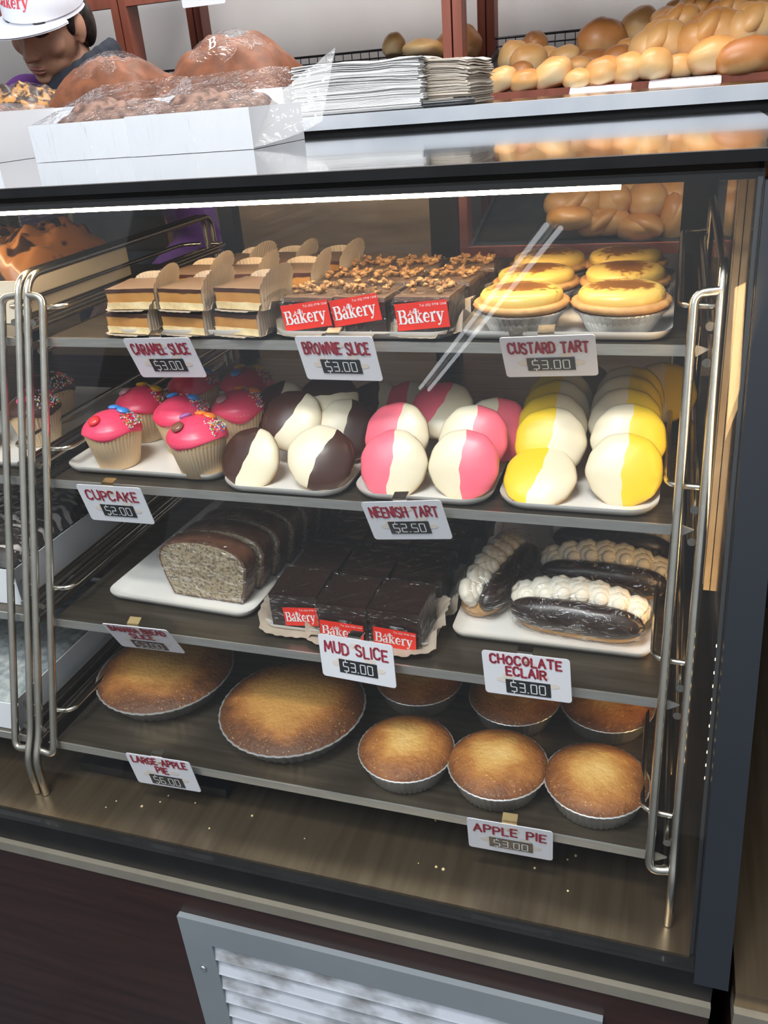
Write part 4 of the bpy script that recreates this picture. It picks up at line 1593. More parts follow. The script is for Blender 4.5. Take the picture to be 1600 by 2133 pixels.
def make_pie(name, R, h, crust, dome):
    t = thing(name, 'pie', 'pie')
    mb = MB()
    mb.lathe([(0, .0005), (R * .80, .0005), (R * .82, .001, .020), (R * .985, h, .020), (R * 1.01, h + .001, .006), (R * 1.03, h + .0005, .006), (R * 1.03, h - .0005, .006), (R * .965, h - .001, .02), (R * .81, .002, .02), (0, .0015)], 140, 46)
    mb.build('foil_tin', 'foil', t, angle=70)
    mb = MB()

    def cr(u, v):
        a = 2 * PI * u
        r = R * 1.025 * v
        z = h + .0008 + dome * (1 - v ** 3.2) ** .9 if v < 1 else h - .0005
        q = Vector((r * 40 * math.cos(a), r * 40 * math.sin(a), R * 30))
        z += .0012 * mnoise.noise(q) * (1 - v)
        if v > .93:
            r *= 1 + .008 * math.sin(28 * a)
        return (r * math.cos(a), r * math.sin(a), z)
    mb.grid(cr, 72, 20, close_u=True)
    mb.build('pastry_lid', crust, t, angle=80)
    return t


lp = make_pie('large_apple_pie', .0865, .026, 'pie_large', .016)
lp.location = (-.592, .752, Z4); lp['label'] = 'large golden pie at the left of the bottom shelf above its price tag'; lp['group'] = 'large pies on the bottom shelf'
dup(lp, (-.398, .722, Z4), 40, 'large golden pie in the middle of the bottom shelf beside the small pies', 'large pies on the bottom shelf')
sp_ = make_pie('apple_pie', .0525, .027, 'pie_small', .013)
sp_.scale = (1, 1, 1)
gp = 'small pies on the bottom shelf'
for i, (x, y, l) in enumerate([(-.243, .682, 'leftmost of the three small pies at the front of the bottom shelf'),
                               (-.140, .681, 'middle of the three small pies at the front of the bottom shelf'),
                               (-.037, .682, 'rightmost of the three small pies at the front, by the rack rods'),
                               (-.262, .805, 'left small pie in the back row behind the mud slice tag'),
                               (-.142, .796, 'middle small pie in the back row under the eclair tag'),
                               (-.036, .808, 'right small pie in the back row, in shade by the rack rods')]):
    z = Z4
    if i == 0:
        sp_.location = (x, y, z); sp_['label'] = l; sp_['group'] = gp
    else:
        dup(sp_, (x, y, z), i * 67, l, gp)

# ------------------------------------------------------------------ price tags


def price_tag(title, price, loc, rot, label, w=.0865, h=.052):
    t = thing('price_tag', label, 'price tag', loc, 0, 'price tags along the shelves')
    t.rotation_euler = Euler([math.radians(q) for q in rot], 'XYZ')
    up = Matrix.Rotation(PI / 2, 4, 'X')
    mb = MB(); mb.prism(rrect(w, h, .0035, 4, 0, -h / 2), -.0008, 0, up)
    cd = mb.build('card', 'card_white', t, smooth=False)
    mb = MB()
    f1 = up @ Matrix.Translation((0, 0, .0003))
    for px_, py_, a in ((-.018, -.028, 20), (-.024, -.033, 70), (.004, -.010, 130), (.016, -.024, 30), (-.001, -.008, 60), (.026, -.034, 110)):
        mb.add([Vector((px_ + .0065 * math.cos(k * PI / 8) * (1 if k % 2 else .9), py_ + .0032 * math.sin(k * PI / 8), 0)) for k in range(16)], [tuple(range(16))], f1)
    mb.build('leaf_print', 'leaf_print', cd, smooth=False)
    mb = MB()
    f2 = up @ Matrix.Translation((0, 0, .0006))
    two = len(title) == 2
    hh = .0100 if two else .0128
    for i, s in enumerate(title):
        marker_text(mb, s, 0, (-.0130 - .0135 * i) if two else -.0200, hh, .0023, f2, wmax=w * .84)
    tt = mb.build('title', 'ink_red', cd, smooth=False)
    mb = MB()
    py0 = -.0475 if two else -.0425
    mb.prism(rrect(.0445, .0165, .0003, 1, .001, py0 + .0075), .0003, .0007, up)
    pn = mb.build('price_panel', 'lcd_black', t, smooth=False)
    mb = MB()
    lcd_text(mb, price, .001, py0 + .0020, .0108, up @ Matrix.Translation((0, 0, .0010)))
    mb.build('digits', 'digit_white', pn, smooth=False)
    mb = MB()
    mb.box(-.0075, .0075, .0008, .0022, -.010, .0035); mb.box(-.0075, .0075, .0008, .011, .0022, .0035)
    mb.build('clip', 'brass_clip' if price == '$2.00' or title[0] in ('BANANA BREAD', 'APPLE PIE') else 'steel_rod', t, smooth=False)
    return t


price_tag(['CARAMEL SLICE'], '$3.00', (-0.5195, 0.7672, 1.1423), (19.9, -2.6, -3.7), 'price tag for the caramel slice under the left tray of the top shelf')
price_tag(['BROWNIE SLICE'], '$3.00', (-0.3154, 0.7659, 1.1465), (16.9, -1.8, -5.1), 'price tag for the brownie slice in the middle of the top shelf')
price_tag(['CUSTARD TART'], '$3.00', (-0.1045, 0.7585, 1.1507), (28.7, -2.9, -0.9), 'price tag for the custard tart at the right of the top shelf')
price_tag(['CUPCAKE'], '$2.00', (-0.5840, 0.7154, 0.9876), (12.4, -1.2, -0.8), 'price tag for the cupcake at the left of the second shelf')
price_tag(['NEENISH TART'], '$2.50', (-0.2414, 0.7171, 0.9940), (15.8, -7.4, -3.2), 'price tag for the neenish tart under the pink tarts')
price_tag(['BANANA BREAD', 'SLICE'], '$3.00', (-0.5455, 0.6550, 0.8442), (25.4, -2.0, -0.7), 'strongly tilted price tag for the banana bread slice at the left of the third shelf')
price_tag(['MUD SLICE'], '$3.00', (-0.2855, 0.6684, 0.8552), (-3.2, -2.3, -6.1), 'price tag for the mud slice standing in front of the third shelf')
price_tag(['CHOCOLATE', 'ECLAIR'], '$3.00', (-0.1087, 0.6655, 0.8645), (1.2, -3.6, -3.9), 'price tag for the chocolate eclair at the right of the third shelf')
price_tag(['LARGE APPLE', 'PIE'], '$6.00', (-0.5235, 0.6131, 0.6946), (7.6, -2.6, -0.4), 'price tag for the large apple pie at the left of the bottom shelf')
price_tag(['APPLE PIE'], '$3.00', (-0.1151, 0.6098, 0.6957), (10.8, 0.7, 1.9), 'price tag for the small apple pie at the right of the bottom shelf')

# ------------------------------------------------------------------ the neighbouring rack's goods


def wrapped_box(name, label, loc, w, d, h, card, cake_fn, cake_mat, rz=0, film=True, film_top=None, group=None, cat='cake box', rising=False):
    """open white carton with something baked inside and clear wrap over the top"""
    t = thing(name, label, cat, loc, rz, group)
    mb = MB()
    tk = .0015
    mb.box(-w / 2, w / 2, -d / 2, d / 2, .0005, .002)
    mb.box(-w / 2, w / 2, -d / 2, -d / 2 + tk, .002, h); mb.box(-w / 2, w / 2, d / 2 - tk, d / 2, .002, h)
    mb.box(-w / 2, -w / 2 + tk, -d / 2 + tk, d / 2 - tk, .002, h); mb.box(w / 2 - tk, w / 2, -d / 2 + tk, d / 2 - tk, .002, h)
    mb.build('carton', card, t, smooth=False)
    mb = MB()
    cake_fn(mb)
    mb.build('cake', cake_mat, t, angle=80)
    if film:
        mb = MB()
        ft = film_top or (lambda x, y: h + .004)

        def fl(u, v):
            x, y = (u - .5) * w * 1.01, (v - .5) * d * 1.01
            e_ = min(1.0, 14 * min(u, 1 - u)) if rising else min(1.0, 6 * min(u, 1 - u, v, 1 - v))
            q = Vector((x * 25, y * 25, h * 50))
            return (x, y, h + (ft(x, y) - h) * e_ + .004 * e_ * mnoise.noise(q))
        mb.grid(fl, 26, 26)
        mb.build('wrap', 'cling_film', t, angle=80)
    return t


def dome_cake(w, d, z0, h, amp=.05, sx=1.0, bumps=9.0, cx_=0, cy_=0, pw=2.6, seed=0.0):
    def fn(mb):
        def g(u, v):
            x, y = (u - .5) * 2, (v - .5) * 2
            e_ = max(0.0, 1 - abs(x) ** pw) ** .5 * max(0.0, 1 - abs(y) ** pw) ** .5
            q = Vector((x * 2.2 + seed, y * 2.2, seed))
            z = z0 + h * e_ * (1 + amp * 2 * mnoise.noise(q * bumps / 5))
            return (cx_ + x * w / 2, cy_ + y * d / 2, z)
        mb.grid(g, 34, 34)
        mb.box(cx_ - w * .47, cx_ + w * .47, cy_ - d * .47, cy_ + d * .47, .003, z0 + .001)
    return fn


def two_loaves(mb):
    dome_cake(.085, .21, .04, .058, .16, cx_=-.045, seed=1.0)(mb)
    dome_cake(.085, .21, .04, .058, .16, cx_=.045, seed=4.0)(mb)


pmat('fruit_loaf', (0.02, 0.010, 0.007), (0.20, 0.085, 0.030), scale=42, rough=0.3, lo=0.40, hi=0.46, detail=1)
wrapped_box('loaf_box', 'cream box of two fruit loaves under clear wrap on the neighbouring top shelf', (-.835, .958, Z1), .185, .225, .052, 'box_cream', two_loaves, 'fruit_loaf', film_top=lambda x, y: .112 - 9 * x * x - 3 * y * y)
wrapped_box('cake_box', 'box of white drizzled chocolate cake on the neighbouring third shelf', (-.82, .845, Z3), .17, .30, .050, 'box_card', dome_cake(.16, .29, .05, .022, .15, pw=8), 'drizzle_cake', film_top=lambda x, y: .078)
wrapped_box('cake_box', 'white box of grey coconut dusted slab cake on the neighbouring bottom shelf', (-.81, .775, Z4), .155, .29, .042, 'box_card', dome_cake(.148, .282, .032, .010, .2, pw=10), 'coconut_grey', film=False)
tray(-.90, -.72, .752, 1.03, Z2, 'cream tray of chocolate cupcakes on the neighbouring rack')
GCC = 'chocolate cupcakes on the neighbouring rack'
make_cupcake('cupcake', 21, 'chocolate_icing', [('pink', 110, .016), ('pink', 250, .02), ('pink', 20, .02)], 'chocolate cupcake with pink candies behind the left rods', (-.765, .835, zc), 30, GCC, (-1.2, 1.4))
make_cupcake('cupcake', 22, 'chocolate_icing', [('white', 200, .02)], 'frontmost chocolate cupcake cut by the left photo edge', (-.835, .795, zc), 0, GCC, (-1.0, 1.6))
make_cupcake('cupcake', 23, 'chocolate_icing', [('pink', 200, .02)], 'rearmost chocolate cupcake on the neighbouring tray', (-.80, .91, zc), 0, GCC, (-1.0, 1.6))

# black slotted plate lying on the case floor
fl_ = thing('floor_grate', 'black slotted metal plate on the case floor behind the large apple pie tag', 'grate', (-.56, .70, DECK))
mb = MB()
mb.box(-.115, .095, -.052, .075, .0005, .014)
mb.build('plate', 'black_frame', fl_, smooth=False)
mb = MB()
for k in range(7):
    x = -.095 + .022 * k
    mb.box(x, x + .013, -.03, .06, .014, .0165)
mb.build('raised_slots', 'tray_dark', fl_, smooth=False)

# ------------------------------------------------------------------ on top of the case
FY = 1.262


def slab_pair(mb):
    dome_cake(.17, .185, .035, .046, .12, seed=2.0, cy_=.008, pw=4)(mb)


def front_film(x, y):
    return .058 + .26 * (y + .105)


pmat('crumb_cake', (0.08, 0.04, 0.03), (0.26, 0.15, 0.11), scale=55, rough=0.75, lo=0.38, hi=0.60, bump=0.4)
bxs = wrapped_box('cake_box', 'front left white cake box under clear wrap on the glass top', (-.912, FY + .105, TOP), .205, .21, .056, 'box_card', slab_pair, 'crumb_cake', 1, film_top=front_film, rising=True, group='wrapped white cake boxes on the counter')
bx2 = wrapped_box('cake_box', 'front white cake box beside the paper bags, its wrap twisted out to the right', (-.722, FY + .100, TOP), .212, .21, .058, 'box_card', slab_pair, 'crumb_cake', 1, film_top=front_film, rising=True, group='wrapped white cake boxes on the counter')
# film over the front faces, and the loose fin of film at the right end
for b_, w_, h_ in ((bxs, .205, .056), (bx2, .212, .058)):
    mb = MB()
    mb.grid(lambda u, v: ((u - .5) * w_, -.1065 - .0012 * mnoise.noise(Vector((u * 9, v * 4, w_ * 90))), .001 + v * h_), 24, 8)
    mb.build('front_wrap', 'taut_film', b_, angle=80)
mb = MB()


def fin(u, v):
    # from the box's right edge out to a gathered free end
    z_in = .003 + v * (.062 + .02 * u)
    x = .106 + .095 * u
    y = -.104 + .16 * v * .55 + .05 * u
    q = Vector((u * 5, v * 6, 3))
    z_out = .012 + .100 * v
    return (x, y + .006 * mnoise.noise(q) * u, z_in * (1 - u) + (z_out + .018 * u) * u + .004 * mnoise.noise(q + Vector((4, 0, 0))) * u)


mb.grid(fin, 20, 20)
mb.build('loose_wrap', 'clear_wrap', bx2, angle=80)

UP = LEDGE


def big_dome(h, seed, pw=2.3):
    return dome_cake(.25, .22, .045, h, .10, seed=seed, pw=pw)


gb = 'domed cakes on the serving ledge'
tall = wrapped_box('cake_box', 'white box with the tallest brown domed cake beside the paper bags', (-.835, 1.685, UP), .285, .235, .052, 'box_card', big_dome(.100, 3.0), 'cake_brown', 0, film_top=lambda x, y: .160 - 6.0 * x * x - 4 * y * y, group=gb)
wrapped_box('cake_box', 'white box with a brown domed cake in the middle of the counter row', (-1.105, 1.685, UP), .25, .235, .050, 'box_card', dome_cake(.22, .22, .045, .088, .10, seed=6.0, pw=2.3), 'cake_brown', 0, film_top=lambda x, y: .145 - 6.5 * x * x - 4 * y * y, group=gb)
wrapped_box('cake_box', 'white box of orange cake dotted with dark fruit in front of the baker', (-1.315, 1.66, UP), .165, .20, .045, 'box_card', dome_cake(.155, .19, .04, .052, .25, seed=9.0, pw=2.6), 'fruit_cake', 0, film_top=lambda x, y: .104 - 8 * x * x - 4 * y * y, group=gb)
wrapped_box('cake_box', 'white cake box at the left photo edge on the glass top', (-1.245, 1.435, TOP), .17, .20, .082, 'box_card', dome_cake(.15, .18, .06, .028, .15, seed=12.0, pw=4), 'crumb_cake', 2, film_top=lambda x, y: .094, group=gb)


mb = MB()
serif_word(mb, 'B', -.004, -.004, .024)
mb.v = [tuple(Matrix.Translation((-.008, -.082, .128)) @ Matrix.Rotation(math.radians(-18), 4, 'Y') @ Matrix.Rotation(math.radians(52), 4, 'X') @ Vector(p)) for p in mb.v]
mb.build('printed_letter', 'leaf_print', tall, smooth=False)


def paper_stack(label, name, loc, w, d, h, mat, rz, seed, n=46):
    rnd = random.Random(seed)
    mb = MB()
    z = .0005
    for k in range(n):
        t_ = h / n
        dx, dy = rnd.uniform(-.004, .004), rnd.uniform(-.003, .003)
        ww, dd = w + rnd.uniform(-.006, .003), d + rnd.uniform(-.004, .003)
        m_ = 10

        def P(u, v, zz):
            x, y = (u - .5) * ww + dx, (v - .5) * dd + dy
            sag = .006 * (k / n) * mnoise.noise(Vector((x * 14, y * 14, k * .18 + seed)))
            curl = .010 * (k / n) * max(0, abs(u - .5) * 2 - .6)
            return (x, y, zz + sag - curl)
        z1 = z + t_ * .86
        edge = [(i / m_, 0) for i in range(m_)] + [(1, i / m_) for i in range(m_)] + [(1 - i / m_, 1) for i in range(m_)] + [(0, 1 - i / m_) for i in range(m_)]
        ne = len(edge)
        mb.add([P(u, v, z) for u, v in edge] + [P(u, v, z1) for u, v in edge], [(i, (i + 1) % ne, ne + (i + 1) % ne, ne + i) for i in range(ne)])
        mb.grid(lambda u, v: P(u, v, z1), m_, m_)
        z += t_
    o = mb.build(name, mat, angle=50)
    o.location = loc
    o.rotation_euler.z = math.radians(rz)
    tag(o, label, 'paper bags', 'stacks of paper bags', 'stuff')
    return o


paper_stack('stack of white paper bags on the ledge beside the domed cakes', 'paper_bag_stack', (-.558, 1.665, UP), .235, .19, .082, 'napkin_white', 3, 1)
paper_stack('stack of cream paper bags between the white stack and the wooden post', 'paper_bag_stack', (-.400, 1.70, UP), .088, .17, .074, 'napkin_cream', -3, 2)

pen = thing('marker_pen', 'black marker pen lying in front of the paper bags', 'pen', (-.385, 1.556, UP + .0065), 4)
mb = MB(); mb.tube([(-.045, 0, 0), (-.042, 0, 0), (.012, 0, 0)], [.0035, .0062, .0062], 14)
mb.build('pen_body', 'pen_black', pen, angle=30)
mb = MB(); mb.tube([(.012, 0, 0), (.044, 0, 0), (.047, 0, 0)], [.0058, .0050, .0035], 14)
mb.build('pen_cap', 'pen_black', pen, angle=30)
mb = MB(); mb.box(.010, .042, -.0015, .0015, .0058, .0075)
mb.build('pocket_clip', 'pen_black', pen, smooth=False)

# ------------------------------------------------------------------ wooden bread racks behind the counter


def bread_rack(x0, x1, label):
    t = thing('bread_rack', label, 'bread rack', ((x0 + x1) / 2, 2.4, 0))
    bw_ = .021
    for xa in (x0, x1 - bw_):
        for y0, y1 in ((2.19, 2.245), (2.58, 2.635)):
            mb = MB(); mb.box(xa, xa + bw_, y0, y1, 0.0, 2.2)
            wpart(mb, 'post', 'rack_wood', t, smooth=False)
    for zf in ((.985, 1.335, 1.635) if x1 > 0 else (1.335, 1.635)):
        mb = MB(); mb.box(x0 + bw_, x1 - bw_, 2.19, 2.208, zf - .035, zf)
        wpart(mb, 'front_rail', 'rack_wood', t, smooth=False)
        mb = MB()
        a, b = x0 + bw_, x1 - bw_
        yz_prism(mb, [(2.208, zf - .012), (2.60, zf + .088), (2.60, zf + .082), (2.208, zf - .018)], a, b)
        wpart(mb, 'shelf_board', 'tray_dark', t, smooth=False)
        for xs in (a + .004, b - .004):
            mb = MB()
            yz_prism(mb, [(2.208, zf - .012), (2.60, zf + .088), (2.60, zf + .102), (2.208, zf + .002)], xs - .004, xs + .004)
            wpart(mb, 'side_rail', 'wire_dark', t, smooth=False)
        mb = MB()
        for zz in (.088, .108, .128):
            mb.tube([(a, 2.60, zf + zz), (b, 2.60, zf + zz)], .0022 if zz < .12 else .0034, 8)
        k = int((b - a) / .026)
        for i in range(k + 1):
            x = a + (b - a) * i / k
            mb.tube([(x, 2.602, zf + .080), (x, 2.602, zf + .128)], .0014, 6)
        w = wpart(mb, 'wire_back', 'wire_dark', t)
    mb = MB(); mb.box(x0 + bw_, x1 - bw_, 2.61, 2.625, .10, .95)
    wpart(mb, 'back_board', 'tan_board', t, smooth=False)
    if x1 < 0:
        mb = MB(); mb.box(x0 + bw_, x1 - bw_, 2.195, 2.207, .10, 1.295)
        wpart(mb, 'front_board', 'tan_board', t, smooth=False)
    return t


bread_rack(-.523, .42, 'red brown wooden rack at the right piled with bread rolls')
bread_rack(-1.395, -.527, 'red brown wooden rack in the middle behind the cakes, mostly empty')
bread_rack(-2.30, -1.399, 'red brown wooden rack at the left behind the baker')


def roll_mesh(name, kind, w, h, seed):
    """a baked roll: rounded bun, plump oblong, or a knot of dough folded over itself"""
    rnd = random.Random(seed)
    sx, sz = w / 2, h / 2
    sy = {'small': sx * 1.25, 'flat': sx * .8, 'big': sx * .72, 'knot': sx * .72}[kind]
    mb = MB()
    off = Vector((rnd.uniform(0, 50), rnd.uniform(0, 50), 0))

    def lobe(c, r, rot, n, m_, dent=.07):
        xf = Matrix.Translation(c) @ rot
        vs_, fs = [], []
        for j in range(m_ + 1):
            ph = PI * j / m_
            for k in range(n):
                a = 2 * PI * k / n
                d = Vector((math.sin(ph) * math.cos(a), math.sin(ph) * math.sin(a), -math.cos(ph)))
                q = 1 + dent * mnoise.noise(d * 1.3 + off) + .03 * mnoise.noise(d * 4 + off)
                if kind == 'big' and d.z > 0:
                    q -= .05 * math.exp(-(d.y / .10) ** 2) * d.z
                if kind == 'flat' and d.y < 0:
                    q -= .03 * (math.sin(d.x * 34) * math.sin(d.z * 34)) ** 2
                p = Vector((d.x * r[0] * q, d.y * r[1] * q, d.z * r[2] * q))
                p = xf @ p
                if p.z < -.72 * sz:
                    p.z = -.72 * sz + (p.z + .72 * sz) * .2
                vs_.append(p)
        for j in range(m_):
            for k in range(n):
                fs.append((j * n + k, j * n + (k + 1) % n, (j + 1) * n + (k + 1) % n, (j + 1) * n + k))
        mb.add(vs_, fs)
    I_ = Matrix.Identity(4)
    if kind == 'knot':
        # two fat ends and a strand of dough lying obliquely across them
        Ry = lambda g: Matrix.Rotation(math.radians(g), 4, 'Y')
        lobe((-.36 * sx, .05 * sy, -.10 * sz), (.62 * sx, .90 * sy, .82 * sz), Ry(18), 22, 14)
        lobe((.34 * sx, -.05 * sy, -.06 * sz), (.66 * sx, .92 * sy, .86 * sz), Ry(-24), 22, 14)
        lobe((-.06 * sx, -.16 * sy, .22 * sz), (.70 * sx, .82 * sy, .50 * sz), Ry(-34) @ Matrix.Rotation(math.radians(24), 4, 'Z'), 24, 14)
        lobe((.12 * sx, .22 * sy, .38 * sz), (.52 * sx, .62 * sy, .52 * sz), Ry(20), 20, 12)
    else:
        lobe((0, 0, 0), (sx, sy, sz), I_, 26, 16, .10)
        if kind == 'small' and seed % 2:
            lobe((.10 * sx, -.25 * sy, .12 * sz), (.80 * sx, .80 * sy, .84 * sz), Matrix.Rotation(math.radians(20), 4, 'Y'), 20, 12, .12)
    return mb


KIND = {'small': 'small round bread roll', 'flat': 'upturned roll showing its dimpled base', 'big': 'plump oblong roll', 'knot': 'folded knot roll'}
BREAD = [
    ('small', -0.4187, 2.22, 1.3572, 0.063, 0.055, 70),
    ('small', -0.3613, 2.22, 1.353, 0.065, 0.05, 80),
    ('small', -0.3021, 2.23, 1.3597, 0.079, 0.067, 60),
    ('small', -0.2378, 2.21, 1.3477, 0.054, 0.045, 85),
    ('small', -0.1868, 2.22, 1.3559, 0.069, 0.062, 75),
    ('small', -0.1295, 2.22, 1.3596, 0.064, 0.064, 85),
    ('flat', -0.0696, 2.22, 1.3639, 0.092, 0.069, 70),
    ('small', -0.3805, 2.28, 1.3747, 0.047, 0.044, 90),
    ('small', -0.4223, 2.4, 1.4094, 0.062, 0.068, 60),
    ('small', -0.3752, 2.36, 1.3955, 0.076, 0.071, 100),
    ('small', -0.3804, 2.48, 1.4303, 0.056, 0.064, 80),
    ('small', -0.3359, 2.42, 1.3966, 0.052, 0.057, 90),
    ('small', -0.2946, 2.4, 1.3932, 0.064, 0.057, 80),
    ('small', -0.2545, 2.3, 1.3707, 0.069, 0.044, 60),
    ('big', -0.2076, 2.46, 1.4282, 0.121, 0.095, 20),
    ('big', -0.2162, 2.38, 1.3811, 0.097, 0.056, 10),
    ('small', -0.1632, 2.32, 1.3824, 0.059, 0.059, 75),
    ('small', -0.1206, 2.5, 1.453, 0.075, 0.08, 100),
    ('knot', -0.071, 2.3, 1.4061, 0.135, 0.098, 15),
    ('knot', 0.0346, 2.3, 1.4168, 0.147, 0.098, 20),
    ('knot', 0.1234, 2.3, 1.4265, 0.123, 0.093, 25),
    ('big', 0.0526, 2.24, 1.3702, 0.119, 0.076, 25),
    ('big', 0.1166, 2.22, 1.365, 0.128, 0.076, 10),
    ('big', -0.0178, 2.24, 1.3563, 0.072, 0.052, 10),
    ('knot', -0.0242, 2.44, 1.4705, 0.146, 0.062, 20),
    ('knot', -0.04, 2.38, 1.4493, 0.117, 0.066, 10),
    ('knot', 0.0735, 2.42, 1.4661, 0.103, 0.072, 15),
    ('knot', 0.0029, 2.52, 1.4906, 0.129, 0.059, 10),
    ('knot', 0.1481, 2.44, 1.4673, 0.089, 0.073, 25),
    ('knot', 0.0879, 2.52, 1.4994, 0.118, 0.065, 5),
    ('big', 0.1581, 2.32, 1.3925, 0.059, 0.055, 10),
    ('small', -0.1441, 2.36, 1.402, 0.045, 0.045, 60),
    ('small', -0.7629, 2.5, 1.4639, 0.062, 0.059, 20),
    ('small', -0.6666, 2.45, 1.445, 0.108, 0.049, 20),
    ('small', -0.5836, 2.5, 1.4478, 0.117, 0.088, 20),
]
BREADLOW = [
    ('knot', -0.2502, 2.24, 1.0689, 0.155, 0.09, 20),
    ('small', -0.1537, 2.26, 1.0684, 0.097, 0.084, 20),
    ('small', -0.0743, 2.26, 1.0655, 0.097, 0.097, 20),
    ('small', -0.0193, 2.3, 1.0639, 0.079, 0.092, 20),
    ('knot', -0.2072, 2.4, 1.0817, 0.179, 0.069, 20),
    ('small', -0.0093, 2.24, 1.0163, 0.064, 0.142, 20),
    ('small', -0.2565, 2.2, 1.0409, 0.114, 0.064, 20),
    ('small', -0.0877, 2.42, 1.0804, 0.139, 0.069, 20),
    ('knot', -0.1773, 2.22, 1.0243, 0.141, 0.077, 20),
    ('small', -0.086, 2.22, 1.0104, 0.115, 0.07, 20),
]
ROLL_LABELS = [
    'small pale roll at the far left front of the tray', 'second small roll from the left at the tray front, browner on top', 'third roll from the left at the tray front, seed dusted',
    'fourth and smallest roll from the left at the tray front', 'fifth roll from the left at the tray front', 'sixth roll from the left at the tray front, speckled',
    'upturned roll with a dimpled base at the front in the middle of the tray', 'brown roll just behind the second front roll', 'pale roll in the rear left corner by the side rail',
    'pale roll in the middle of the small roll heap', 'upright brown roll against the wire back at the left', 'small roll behind the middle of the heap', 'roll with a pale crown near the wire back',
    'low roll lying behind the third and fourth front rolls', 'large round brown roll propped against the wire back', 'long brown roll lying under the large round one', 'brown roll beside the first folded knot',
    'tan roll standing against the wire back left of the knots', 'first folded knot roll from the left in the lower pile', 'second folded knot roll from the left in the pile', 'folded knot roll at the right photo edge',
    'pale oblong roll under the second knot', 'brown oblong roll with a pale base at the lower right front', 'pale oblong roll under the first knot beside the dimpled one', 'knot roll at the top of the pile on the left',
    'knot roll behind the first big knot', 'knot roll in the upper middle of the pile', 'topmost knot roll at the upper photo edge', 'upper knot roll at the right photo edge', 'knot roll at the very top of the pile cut by the frame',
    'oblong roll at the right photo edge under the knots', 'small roll hidden between the large round one and the front row',
    'small roll left of the wooden post on the middle rack', 'oblong roll left of the wooden post above the bags', 'round roll partly behind the wooden post']
for i, (kd, x, y, z, w, h, yaw) in enumerate(BREAD):
    mt = 'bread_brown' if i in (7, 10, 14, 15, 16, 22, 34) else ('bread_gold' if i % 3 == 1 or 24 <= i <= 29 else 'bread_pale')
    o = roll_mesh('bread_roll', kd, w * 1.04, h * 1.12, i + 3).build('bread_roll', mt, angle=80)
    o.location = (x, y, z)
    o.rotation_euler = Euler((math.radians(random.uniform(-8, 8) - (14 if kd == 'small' else 0)), math.radians(-14 if kd == 'knot' else random.uniform(-8, 8)), math.radians(yaw)), 'XYZ')
    tag(o, ROLL_LABELS[i], 'bread roll', 'bread rolls on the wooden rack')
LOWL = ['folded roll at the left of the lower tier behind the custard tarts', 'round roll in the middle of the lower tier', 'round pale roll right of the middle of the lower tier', 'roll near the right end of the lower tier',
        'long roll at the back of the lower tier', 'upright roll at the right end of the lower tier by the black stile', 'low roll at the left front of the lower tier', 'rear roll of the lower tier at the right', 'long roll lying at the front of the lower tier',
        'small roll at the right front of the lower tier']
for i, (kd, x, y, z, w, h, yaw) in enumerate(BREADLOW):
    o = roll_mesh('bread_roll', kd, w, h, i + 70).build('bread_roll', 'bread_gold', angle=80)
    o.location = (x, y + .05, z)
    o.rotation_euler.z = math.radians(yaw)
    tag(o, LOWL[i], 'bread roll', 'bread rolls seen through the case')


def blank_card(name, label, x, y, z, w, h, lean):
    mb = MB(); mb.prism(rrect(w, h, .004, 4), -.0005, .0005, Matrix.Rotation(PI / 2, 4, 'X'))
    o = mb.build(name, 'card_white', smooth=False)
    o.location = (x, y, z)
    o.rotation_euler.x = math.radians(lean)
    tag(o, label, 'card', 'white cards on the bread rack rails')


blank_card('shelf_card', 'white card on the bread rack rail under the small rolls', -.185, 2.176, 1.325, .135, .040, -62)
blank_card('shelf_card', 'white card on the bread rack rail under the knot rolls', -.005, 2.176, 1.326, .15, .040, -62)
blank_card('shelf_card', 'white card hanging at the top edge of the photo between the racks', -1.15, 2.186, 1.605, .12, .05, 0)

# ------------------------------------------------------------------ the baker
BX, BY = -1.42, 2.03
HC = Vector((-1.462, 1.975, 1.566)) - Vector((BX, BY, 0))
HM = Matrix.Translation(HC) @ Matrix.Rotation(math.radians(3.0), 4, 'Z') @ Matrix.Rotation(math.radians(8.3), 4, 'Y') @ Matrix.Rotation(math.radians(21.6), 4, 'X') @ Matrix.Scale(1.0, 4)


def blend(o, voxel, smooth_n=6):
    r = o.modifiers.new('remesh', 'REMESH')
    r.mode = 'VOXEL'
    r.voxel_size = voxel
    r.use_smooth_shade = True
    s = o.modifiers.new('smooth', 'SMOOTH')
    s.factor = .5
    s.iterations = smooth_n
    return o


def limb(mb, pts, rs):
    pts = [Vector(p) for p in pts]
    for a, b, ra, rb in zip(pts, pts[1:], rs, rs[1:]):
        n = max(2, int((b - a).length / .02))
        for i in range(n + 1):
            t_ = i / n
            mb.ball(a.lerp(b, t_), ra + (rb - ra) * t_, 14, 9)


